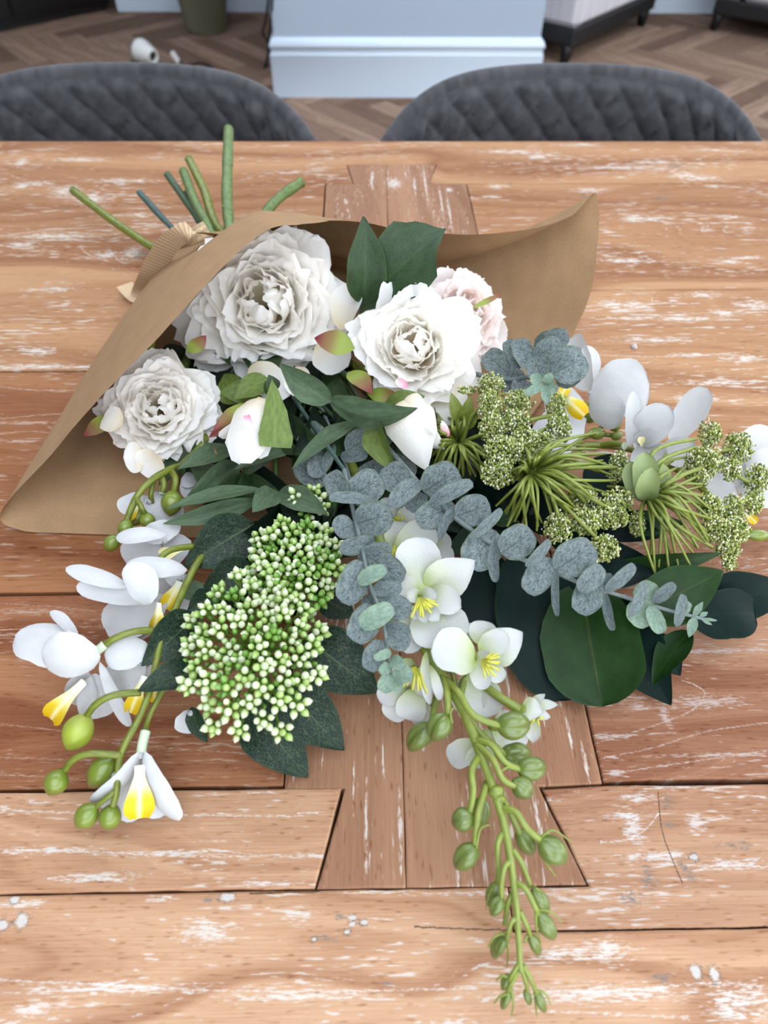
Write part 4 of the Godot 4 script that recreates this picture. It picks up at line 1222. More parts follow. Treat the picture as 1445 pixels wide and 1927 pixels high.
func build_orchids() -> void:
	var t := thing("orchid_spray", "long white orchid spray with yellow lips hanging down the left side onto the table", "orchid", at(260, 1300), "orchid sprays")
	put("stem", stem_mesh([137, 358, 0.030, 205, 410, 0.026, 270, 455, 0.022, 335, 498, 0.018, 420, 640, 0.012, 440, 850, 0.014, 415, 980, 0.030, 365, 1070, 0.046, 332, 1140, 0.048, 302, 1210, 0.046, 285, 1290, 0.040, 262, 1350, 0.036, 238, 1395, 0.034, 225, 1430, 0.032, 219, 1490, 0.028, 212, 1518, 0.024], 7.5, 6.5, M.stem_olive, 0.06), t)
	for s in [
		[[362, 1028, 0.050, 322, 1035, 0.058, 298, 1055, 0.060, 283, 1088, 0.056], 6, "stem_olive"],
		[[302, 1187, 0.048, 255, 1188, 0.056, 215, 1202, 0.056, 192, 1218, 0.052], 7, "stem_olive"],
		[[197, 1213, 0.053, 183, 1225, 0.052, 172, 1232, 0.050], 9, "stem_pale"],
		[[264, 1303, 0.040, 215, 1308, 0.046, 182, 1324, 0.044, 163, 1347, 0.036], 7, "stem_olive"],
		[[228, 1422, 0.033, 175, 1418, 0.036, 140, 1428, 0.034, 120, 1452, 0.026], 7, "stem_olive"],
		[[219, 1488, 0.028, 200, 1502, 0.027, 176, 1522, 0.022], 6, "stem_olive"],
		[[320, 1275, 0.034, 300, 1310, 0.032, 280, 1350, 0.030, 273, 1378, 0.030], 6, "stem_olive"],
		[[313, 1160, 0.034, 320, 1230, 0.034, 318, 1280, 0.034], 6, "stem_olive"],
		[[274, 1376, 0.030, 268, 1400, 0.030, 265, 1420, 0.030], 10, "stem_pale"]]:
		put("branch", stem_mesh(s[0], s[1], s[1] * 0.92, M[s[2]], 0.05), t)
	orchid_bud(t, 166, 1344, 0.036, 126, 1412, 0.026, 58, "bud_yellow")
	orchid_bud(t, 118, 1448, 0.028, 92, 1498, 0.022, 46)
	orchid_bud(t, 212, 1425, 0.026, 168, 1482, 0.016, 50)
	orchid_bud(t, 181, 1516, 0.024, 143, 1556, 0.016, 44)
	orchid_bud(t, 213, 1514, 0.024, 202, 1562, 0.014, 43)
	# seen from behind, facing down to the left
	orchid_flower(t, [178, 1236, 0.046], [
		[165, 1240, 0.046, 28, 1196, 0.052, 78, 16, 0.10, -0.2],
		[188, 1240, 0.056, 78, 1226, 0.064, 86, -22, 0.16, -0.35],
		[146, 1205, 0.046, 95, 1150, 0.056, 24, 30, 0.08, 0.3],
		[188, 1246, 0.050, 245, 1367, 0.016, 24, 20, 0.05, 0.3],
		[176, 1268, 0.034, 186, 1352, 0.012, 66, 0, 0.05, 0.2],
		[165, 1262, 0.036, 150, 1330, 0.014, 60, 20, 0.05, 0.2]],
		[[160, 1282, 0.036, 96, 1354, 0.016, 44, 10, 0.16, 0.4]])
	orchid_flower(t, [288, 1112, 0.050], [
		[240, 1104, 0.060, 124, 1068, 0.066, 34, 24, 0.05, -0.3],
		[285, 1130, 0.056, 143, 1104, 0.060, 42, -18, -0.06, 0.2],
		[282, 1136, 0.058, 238, 1062, 0.078, 60, 20, 0.12, 0.45],
		[352, 1072, 0.054, 236, 1066, 0.070, 44, 30, 0.10, -0.3],
		[302, 1138, 0.040, 196, 1182, 0.028, 78, 0, 0.08, 0.2],
		[310, 1120, 0.040, 230, 1195, 0.022, 66, 0, 0.08, 0.2]],
		[[298, 1134, 0.050, 288, 1184, 0.040, 30, -20, 0.16, 0.5]])
	orchid_flower(t, [262, 1245, 0.040], [
		[282, 1222, 0.046, 196, 1232, 0.050, 62, 10, 0.16, -0.3],
		[275, 1250, 0.036, 204, 1290, 0.024, 62, 0, 0.08, 0.2],
		[285, 1250, 0.034, 300, 1300, 0.020, 50, 0, 0.08, 0.2]],
		[[272, 1272, 0.036, 245, 1342, 0.024, 32, 0, 0.14, 0.4], [290, 1285, 0.034, 292, 1320, 0.026, 22, 0, 0.1, 0.4]])
	orchid_flower(t, [340, 1090, 0.036], [
		[350, 1080, 0.034, 290, 1130, 0.022, 60, 0, 0.08, 0.2],
		[352, 1095, 0.034, 345, 1165, 0.022, 60, 0, 0.08, 0.2],
		[345, 1075, 0.036, 310, 1090, 0.038, 44, 0, 0.1, 0.2]],
		[[338, 1094, 0.042, 312, 1146, 0.034, 34, 0, 0.12, 0.4]])
	orchid_flower(t, [312, 1020, 0.044], [
		[312, 1006, 0.054, 218, 1012, 0.058, 32, 30, 0.12, -0.3],
		[300, 1012, 0.040, 236, 1058, 0.030, 62, 0, 0.08, 0.2],
		[360, 1020, 0.034, 268, 1050, 0.028, 68, 0, 0.08, 0.2],
		[340, 990, 0.046, 268, 1010, 0.050, 40, 0, 0.1, 0.2]],
		[[345, 1032, 0.044, 300, 1046, 0.042, 26, 0, 0.12, 0.4]], true)
	# the hanging bell at the tip
	orchid_flower(t, [266, 1420, 0.030], [
		[262, 1426, 0.026, 190, 1520, 0.008, 44, 0, 0.05, 0.2],
		[268, 1430, 0.022, 238, 1548, 0.006, 50, 0, 0.05, 0.2],
		[275, 1432, 0.024, 300, 1540, 0.006, 52, 0, 0.05, 0.2],
		[262, 1416, 0.034, 171, 1510, 0.018, 34, -36, 0.18, -0.4],
		[272, 1416, 0.036, 337, 1545, 0.014, 44, 36, 0.14, -0.4]],
		[[263, 1440, 0.034, 262, 1540, 0.020, 54, 0, 0.12, 0.3]])
	orchid_flower(t, [360, 1340, 0.020], [[358, 1335, 0.020, 345, 1380, 0.012, 40, 0, 0.1, 0.2], [365, 1340, 0.018, 378, 1372, 0.010, 26, 0, 0.1, 0.2]], [])

	t = thing("orchid_spray", "short orchid spray of green buds bending over the paper corner at the lower left", "orchid", at(270, 940), "orchid sprays")
	put("stem", stem_mesh([450, 640, 0.020, 400, 800, 0.024, 350, 868, 0.036, 322, 882, 0.050, 290, 900, 0.056, 262, 928, 0.054, 245, 962, 0.048, 232, 1000, 0.040, 218, 1018, 0.034], 7, 6, M.stem_olive, 0.06), t)
	for s in [[[318, 882, 0.050, 330, 900, 0.052, 327, 925, 0.046], 6], [[256, 936, 0.053, 266, 955, 0.052, 274, 968, 0.046], 5], [[302, 892, 0.052, 308, 910, 0.050, 306, 925, 0.046], 6], [[288, 905, 0.050, 284, 930, 0.046, 286, 945, 0.040], 5]]:
		put("branch", stem_mesh(s[0], s[1], s[1], M.stem_olive, 0.05), t)
	put("branch", stem_mesh([306, 915, 0.046, 305, 930, 0.044], 6, 6, M.stem_pale), t, "pale joint")
	orchid_bud(t, 326, 922, 0.048, 320, 972, 0.040, 42)
	orchid_bud(t, 272, 964, 0.046, 284, 996, 0.040, 30)
	orchid_bud(t, 244, 978, 0.046, 226, 1008, 0.040, 28)
	orchid_bud(t, 222, 1008, 0.040, 198, 1036, 0.032, 30)
	orchid_bud(t, 268, 958, 0.036, 248, 990, 0.032, 28)
	orchid_flower(t, [282, 945, 0.040], [
		[262, 975, 0.034, 236, 932, 0.040, 44, 0, 0.1, 0.3],
		[300, 925, 0.040, 292, 985, 0.032, 48, 0, 0.1, 0.2],
		[315, 935, 0.038, 330, 985, 0.030, 40, 0, 0.1, 0.2],
		[285, 940, 0.038, 250, 960, 0.036, 40, 0, 0.1, 0.2]],
		[[262, 945, 0.042, 243, 978, 0.038, 16, 0, 0.1, 0.3]])
	orchid_flower(t, [352, 905, 0.030], [[365, 895, 0.030, 342, 915, 0.036, 26, 0, 0.1, 0.3], [375, 900, 0.030, 345, 935, 0.030, 40, 0, 0.1, 0.3]], [])

	t = thing("orchid_spray", "white orchid spray reaching out to the right edge of the table", "orchid", at(1240, 830), "orchid sprays")
	put("stem", stem_mesh([560, 620, 0.014, 800, 760, 0.012, 1000, 815, 0.020, 1074, 838, 0.026, 1130, 838, 0.030, 1200, 850, 0.030, 1300, 900, 0.028, 1380, 985, 0.022, 1430, 1010, 0.018, 1475, 1005, 0.016], 6.5, 6, M.stem_olive, 0.06), t)
	for s in [[[1060, 816, 0.026, 1090, 824, 0.028, 1120, 818, 0.028, 1160, 820, 0.028], 4.5], [[1090, 768, 0.040, 1108, 762, 0.044, 1120, 752, 0.046], 5], [[1124, 815, 0.028, 1130, 804, 0.030, 1148, 802, 0.032], 3.5], [[1130, 838, 0.030, 1152, 835, 0.036, 1172, 838, 0.040], 6]]:
		put("branch", stem_mesh(s[0], s[1], s[1], M.stem_olive, 0.05), t)
	put("branch", stem_mesh([1158, 836, 0.036, 1176, 840, 0.040], 7, 7, M.stem_pale), t, "pale joint")
	orchid_bud(t, 1106, 816, 0.030, 1142, 816, 0.030, 24)
	orchid_bud(t, 1146, 806, 0.034, 1168, 796, 0.034, 22)
	orchid_bud(t, 1150, 824, 0.030, 1172, 816, 0.030, 18)
	orchid_bud(t, 1122, 772, 0.036, 1092, 790, 0.030, 34)
	orchid_bud(t, 1402, 1006, 0.024, 1452, 1008, 0.020, 24)
	orchid_flower(t, [1108, 742, 0.044], [
		[1112, 742, 0.046, 1222, 722, 0.060, 104, 0, 0.10, 0.18],
		[1108, 745, 0.048, 1172, 790, 0.054, 66, 20, 0.12, -0.2],
		[1112, 735, 0.044, 1076, 634, 0.056, 62, -30, 0.08, 0.2],
		[1095, 750, 0.040, 1030, 790, 0.034, 90, 0, 0.08, 0.2],
		[1085, 770, 0.036, 1010, 860, 0.028, 84, 0, 0.08, 0.2],
		[1110, 720, 0.044, 1104, 650, 0.060, 40, 40, 0.08, 0.2]],
		[[1056, 742, 0.052, 1100, 782, 0.050, 34, 0, 0.18, -0.4], [1072, 720, 0.050, 1050, 752, 0.056, 22, 0, 0.1, 0.3]])
	orchid_flower(t, [1210, 846, 0.040], [
		[1184, 840, 0.042, 1192, 736, 0.078, 32, 24, 0.06, 0.3],
		[1200, 838, 0.044, 1260, 764, 0.074, 64, -10, 0.10, 0.3],
		[1262, 832, 0.034, 1330, 730, 0.068, 60, -24, -0.06, 0.25],
		[1190, 850, 0.040, 1250, 880, 0.038, 70, 0, 0.06, 0.25],
		[1190, 830, 0.046, 1240, 830, 0.052, 50, 20, -0.10, 0.3],
		[1205, 860, 0.036, 1192, 910, 0.026, 60, 0, 0.06, 0.25],
		[1240, 850, 0.036, 1310, 850, 0.040, 56, 0, 0.06, 0.25]],
		[[1208, 840, 0.050, 1206, 822, 0.056, 14, 0, 0.1, 0.3]], true)
	orchid_flower(t, [1395, 910, 0.030], [
		[1395, 895, 0.030, 1460, 810, 0.048, 84, 0, 0.10, 0.2],
		[1380, 900, 0.030, 1480, 900, 0.036, 104, 0, 0.10, 0.2],
		[1390, 915, 0.028, 1350, 860, 0.030, 70, 0, 0.10, 0.2],
		[1385, 920, 0.026, 1330, 940, 0.022, 80, 0, 0.10, 0.2]],
		[[1400, 962, 0.026, 1424, 984, 0.024, 16, 0, 0.1, 0.3]])


# ------------------------------------------------------------------ delphinium
func stamens(parent: Node, x: float, y: float, h: float, dx: float, dy: float, n: int, long: float) -> void:
	for k in n:
		var a := lerpf(-0.9, 0.9, k / maxf(1.0, n - 1.0)) + rng.randf_range(-0.12, 0.12)
		var d := Vector2(dx, dy).normalized().rotated(a) * long * rng.randf_range(0.6, 1.1)
		var p := stem_mesh([x, y, h, x + d.x * 0.5 + 1.0, y + d.y * 0.5, h + 0.006, x + d.x, y + d.y, h + 0.004], 1.9, 2.3, M.stamen, 0.0, 6)
		put("stamen", p, parent)


func delphinium_flower(parent: Node, heart: Array, petals: Array, pointed := false) -> Node3D:
	var h := at(heart[0], heart[1], heart[2])
	var c := put("flower", bud_mesh(h + Vector3(0, -0.004, 0), h + Vector3(0, 0.004, 0.001), 0.007, M.stem_lime), parent)
	blades("petal", petals, "point" if pointed else "petal", M.delphinium, c, {"ruffle": 0.05, "waves": 1.4, "nu": 11, "nv": 13})
	return c


func build_delphinium() -> void:
	var t := thing("delphinium", "white delphinium with yellow-green stamens, its budded stem trailing to the front edge", "delphinium", at(880, 1350))
	put("stem", stem_mesh([520, 560, 0.012, 640, 820, 0.020, 730, 1050, 0.050, 790, 1200, 0.056, 830, 1270, 0.056, 868, 1330, 0.056, 905, 1420, 0.054, 930, 1490, 0.053, 948, 1550, 0.051, 962, 1630, 0.048, 972, 1710, 0.045, 977, 1790, 0.041, 980, 1830, 0.039], 13, 5, M.stem_lime, 0.10, 10), t)
	for k in [[928, 1478, 0.053, 940, 1502, 0.053, 30], [936, 1498, 0.052, 942, 1516, 0.052, 26]]:
		put("joint", bud_mesh(at(k[0], k[1], k[2]), at(k[3], k[4], k[5]), metres(k[6], at(k[0], k[1], k[2])), M.stem_lime, 0.0), t)
	# side stalks, each with its bud: stalk points, bud base, bud tip, bud width
	for b in [
		[[832, 1275, 0.057, 841, 1300, 0.062, 843, 1345, 0.060], [842, 1342, 0.060, 812, 1395, 0.052, 50]],
		[[830, 1290, 0.052, 818, 1330, 0.046, 812, 1365, 0.040], [812, 1362, 0.040, 768, 1412, 0.026, 46]],
		[[838, 1280, 0.058, 862, 1302, 0.064, 890, 1345, 0.064, 940, 1366, 0.060], [934, 1366, 0.060, 998, 1362, 0.056, 56]],
		[[880, 1350, 0.052, 905, 1380, 0.050, 950, 1420, 0.044], [944, 1418, 0.044, 1000, 1418, 0.038, 46]],
		[[896, 1392, 0.055, 925, 1402, 0.060, 950, 1435, 0.058, 978, 1448, 0.054], [972, 1448, 0.054, 1028, 1442, 0.050, 48]],
		[[896, 1400, 0.055, 925, 1425, 0.060, 945, 1465, 0.058, 968, 1480, 0.054], [966, 1466, 0.054, 1000, 1500, 0.048, 42]],
		[[900, 1425, 0.054, 888, 1450, 0.058, 890, 1490, 0.056, 884, 1528, 0.050], [892, 1536, 0.050, 850, 1550, 0.044, 46]],
		[[916, 1470, 0.050, 908, 1500, 0.046, 908, 1510, 0.040], [906, 1500, 0.040, 904, 1560, 0.028, 38]],
		[[915, 1478, 0.052, 900, 1530, 0.052, 893, 1590, 0.046], [898, 1592, 0.046, 856, 1634, 0.036, 46]],
		[[944, 1522, 0.052, 970, 1528, 0.056, 992, 1560, 0.054, 1016, 1580, 0.050], [1014, 1578, 0.050, 1066, 1622, 0.042, 52]],
		[[940, 1490, 0.050, 955, 1520, 0.048, 978, 1570, 0.044], [974, 1562, 0.044, 1004, 1608, 0.036, 38]],
		[[946, 1568, 0.050, 936, 1590, 0.050, 938, 1640, 0.044, 936, 1662, 0.040], [936, 1660, 0.040, 920, 1708, 0.030, 30]],
		[[962, 1620, 0.048, 950, 1630, 0.050, 944, 1660, 0.048, 944, 1690, 0.044], [946, 1686, 0.044, 924, 1724, 0.040, 28]],
		[[964, 1598, 0.049, 982, 1625, 0.048, 998, 1668, 0.042], [1002, 1672, 0.042, 1030, 1722, 0.032, 34]],
		[[968, 1660, 0.046, 988, 1672, 0.048, 1006, 1705, 0.044, 1012, 1720, 0.040], [1012, 1718, 0.040, 1044, 1768, 0.030, 34]],
		[[966, 1680, 0.044, 956, 1700, 0.042, 950, 1740, 0.036], [944, 1758, 0.034, 928, 1804, 0.024, 28]],
		[[974, 1728, 0.044, 962, 1736, 0.044, 954, 1770, 0.038], [950, 1764, 0.036, 934, 1800, 0.030, 20]],
		[[978, 1714, 0.044, 990, 1740, 0.042, 998, 1760, 0.036], [996, 1758, 0.036, 1016, 1798, 0.026, 23]],
		[[978, 1812, 0.040, 966, 1830, 0.038, 958, 1845, 0.034], [958, 1832, 0.034, 945, 1864, 0.028, 19]],
		[[978, 1822, 0.039, 962, 1850, 0.034, 956, 1866, 0.030], [958, 1866, 0.030, 944, 1900, 0.022, 19]],
		[[980, 1820, 0.039, 990, 1850, 0.034, 992, 1864, 0.030], [988, 1862, 0.030, 998, 1892, 0.024, 16]],
		[[984, 1816, 0.039, 998, 1842, 0.036, 1010, 1868, 0.030], [1008, 1866, 0.030, 1026, 1906, 0.022, 20]]]:
		var big: float = b[1][6] / 50.0
		put("stalk", stem_mesh(b[0], lerpf(3.2, 7.5, minf(big, 1.0)), lerpf(3.0, 6.5, minf(big, 1.0)), M.stem_lime, 0.05), t)
		var q: Array = b[1]
		var a := at(q[0], q[1], q[2])
		put("bud", bud_mesh(a, at(q[3], q[4], q[5]), metres(q[6], a), M.bud_green, 0.26, 3), t)
	# thin bracts at the stalk ends
	for b in [[1016, 1578, 0.050, 1040, 1562, 0.054, 1074, 1584, 0.050], [1014, 1582, 0.050, 1022, 1615, 0.046, 1046, 1650, 0.038], [896, 1596, 0.046, 904, 1560, 0.052, 922, 1552, 0.054], [850, 1360, 0.058, 848, 1340, 0.064, 856, 1330, 0.064], [960, 1440, 0.056, 948, 1448, 0.060, 932, 1458, 0.058], [1010, 1712, 0.042, 1036, 1716, 0.044, 1058, 1736, 0.040], [1008, 1715, 0.042, 1010, 1750, 0.036, 1018, 1775, 0.030], [1000, 1668, 0.042, 1010, 1672, 0.046, 1024, 1682, 0.042], [936, 1662, 0.040, 922, 1680, 0.038, 914, 1710, 0.032], [944, 1690, 0.044, 952, 1710, 0.040, 958, 1722, 0.036], [950, 1756, 0.036, 932, 1762, 0.038, 918, 1782, 0.034], [952, 1758, 0.036, 956, 1790, 0.032, 954, 1820, 0.026], [996, 1756, 0.036, 988, 1768, 0.036, 990, 1774, 0.034], [958, 1840, 0.034, 944, 1836, 0.034, 934, 1846, 0.030], [958, 1868, 0.030, 940, 1876, 0.028, 930, 1888, 0.024], [962, 1860, 0.030, 966, 1888, 0.026, 962, 1912, 0.020], [1010, 1864, 0.030, 1026, 1870, 0.030, 1036, 1890, 0.026], [1006, 1868, 0.030, 1008, 1892, 0.024, 1010, 1912, 0.018]]:
		put("bract", stem_mesh(b, 3.2, 1.2, M.stem_lime, 0.0, 6), t)
	put("branch", stem_mesh([865, 1325, 0.052, 880, 1275, 0.048, 940, 1312, 0.050, 985, 1340, 0.048], 6, 10, M.stem_lime, 0.06), t)
	put("branch", stem_mesh([862, 1320, 0.050, 845, 1260, 0.045, 812, 1330, 0.040], 5, 4, M.stem_lime, 0.06), t)
	# flowers from the top down
	var f := delphinium_flower(t, [742, 1042, 0.040], [
		[745, 1042, 0.046, 818, 990, 0.058, 62, 0, 0.1, 0.25], [742, 1040, 0.044, 760, 982, 0.056, 54, 0, 0.1, 0.25], [735, 985, 0.044, 724, 936, 0.054, 30, 0, 0.1, 0.3],
		[745, 990, 0.040, 786, 962, 0.046, 42, 0, 0.1, 0.3], [742, 1042, 0.040, 712, 1004, 0.046, 44, 0, 0.1, 0.3], [800, 1020, 0.042, 852, 1060, 0.044, 44, 0, 0.1, 0.3], [740, 1050, 0.036, 750, 1100, 0.036, 54, 0, 0.1, 0.3], [815, 1010, 0.040, 846, 1035, 0.044, 40, 0, 0.1, 0.3]])
	stamens(f, 742, 1046, 0.052, -0.2, -1.0, 6, 20.0)
	f = delphinium_flower(t, [748, 985, 0.034], [[752, 990, 0.036, 735, 950, 0.044, 34, 0, 0.1, 0.3], [752, 985, 0.036, 782, 960, 0.042, 40, 0, 0.1, 0.3], [748, 990, 0.036, 722, 1000, 0.040, 34, 0, 0.1, 0.3]])
	stamens(f, 748, 984, 0.042, -0.2, -1.0, 4, 14.0)
	f = delphinium_flower(t, [793, 1128, 0.062], [
		[792, 1120, 0.064, 784, 1010, 0.084, 82, 0, 0.06, 0.2], [804, 1116, 0.066, 868, 1142, 0.074, 52, 0, 0.1, 0.2],
		[786, 1118, 0.064, 744, 1100, 0.072, 52, 0, 0.1, 0.2], [798, 1142, 0.062, 815, 1222, 0.062, 66, 0, 0.08, 0.2], [806, 1136, 0.062, 878, 1196, 0.064, 60, 0, 0.08, 0.2], [786, 1142, 0.060, 764, 1230, 0.056, 56, 0, 0.08, 0.2],
		[800, 1150, 0.056, 855, 1210, 0.050, 60, 0, 0.08, 0.2],
		[794, 1122, 0.072, 824, 1120, 0.080, 30, 0, 0.14, 0.4], [786, 1122, 0.072, 764, 1118, 0.078, 26, 0, 0.14, 0.4], [800, 1140, 0.070, 826, 1168, 0.074, 28, 0, 0.14, 0.4], [786, 1144, 0.070, 778, 1166, 0.074, 26, 0, 0.14, 0.4], [795, 1146, 0.070, 800, 1172, 0.074, 24, 0, 0.14, 0.4]])
	blades("petal", [[802, 1112, 0.066, 894, 1054, 0.082, 78, 8, 0.08, 0.22]], "point", M.delphinium, f, {"ruffle": 0.06, "waves": 1.4, "nu": 11, "nv": 13})
	stamens(f, 788, 1126, 0.078, 0.5, 0.9, 16, 36.0)
	f = delphinium_flower(t, [896, 1238, 0.058], [
		[895, 1242, 0.060, 811, 1224, 0.070, 88, 26, 0.12, 0.25], [902, 1226, 0.066, 956, 1194, 0.078, 46, 0, 0.08, 0.3], [898, 1240, 0.068, 932, 1242, 0.076, 32, 0, 0.16, 0.4],
		[895, 1244, 0.062, 912, 1298, 0.058, 36, 0, 0.1, 0.3], [922, 1252, 0.060, 946, 1282, 0.058, 32, 0, 0.1, 0.3], [888, 1262, 0.052, 920, 1350, 0.036, 72, 0, 0.08, 0.25], [905, 1215, 0.052, 910, 1168, 0.058, 50, 0, 0.1, 0.3], [880, 1215, 0.050, 870, 1175, 0.052, 50, 0, 0.1, 0.3], [885, 1265, 0.050, 880, 1342, 0.034, 62, 0, 0.1, 0.3]])
	blades("petal", [[906, 1230, 0.060, 984, 1190, 0.074, 78, 14, 0.08, 0.2]], "point", M.delphinium, f, {"ruffle": 0.06, "waves": 1.4, "nu": 11, "nv": 13})
	stamens(f, 904, 1244, 0.074, 1.0, 0.35, 14, 36.0)
	f = delphinium_flower(t, [780, 1262, 0.048], [
		[768, 1290, 0.040, 733, 1354, 0.026, 50, 0, 0.1, 0.2], [782, 1295, 0.044, 768, 1355, 0.032, 56, 0, 0.1, 0.3], [802, 1226, 0.066, 810, 1326, 0.060, 22, 30, 0.08, 0.3], [806, 1250, 0.064, 828, 1318, 0.060, 20, -20, 0.08, 0.3], [762, 1282, 0.044, 714, 1320, 0.036, 42, 0, 0.1, 0.2], [792, 1310, 0.036, 797, 1364, 0.024, 46, 0, 0.1, 0.2], [800, 1250, 0.058, 800, 1310, 0.050, 46, -10, 0.06, 0.2], [775, 1240, 0.050, 745, 1290, 0.042, 44, 0, 0.06, 0.2]])
	stamens(f, 782, 1255, 0.058, -0.35, 1.0, 16, 50.0)
	f = delphinium_flower(t, [984, 1336, 0.048], [
		[982, 1330, 0.050, 1022, 1340, 0.052, 44, 0, 0.16, 0.4], [1004, 1326, 0.048, 1050, 1326, 0.050, 20, 0, 0.1, 0.3], [1002, 1324, 0.048, 1026, 1306, 0.054, 18, 0, 0.1, 0.3], [1002, 1340, 0.046, 1036, 1350, 0.044, 20, 0, 0.1, 0.3], [1002, 1348, 0.044, 1004, 1398, 0.032, 28, 0, 0.1, 0.3]], true)
	stamens(f, 1008, 1348, 0.046, 0.4, 1.0, 3, 16.0)
	delphinium_flower(t, [930, 1362, 0.034], [[926, 1362, 0.034, 988, 1406, 0.026, 54, 0, 0.1, 0.2], [930, 1360, 0.034, 965, 1355, 0.034, 40, 0, 0.1, 0.2], [915, 1370, 0.032, 945, 1412, 0.026, 46, 0, 0.1, 0.2]])
	delphinium_flower(t, [902, 1400, 0.032], [[902, 1396, 0.032, 844, 1432, 0.022, 48, 0, 0.12, 0.3], [900, 1400, 0.032, 892, 1445, 0.024, 36, 0, 0.12, 0.3]])


# ------------------------------------------------------------------ eucalyptus
func sprig_leaves(parent: Node, rows: Array, m: String, kind := "round") -> void:
	blades("leaf", rows, kind, M[m], parent, {"ruffle": 0.045, "waves": 1.6, "nu": 11, "nv": 13, "fold": 0.05})


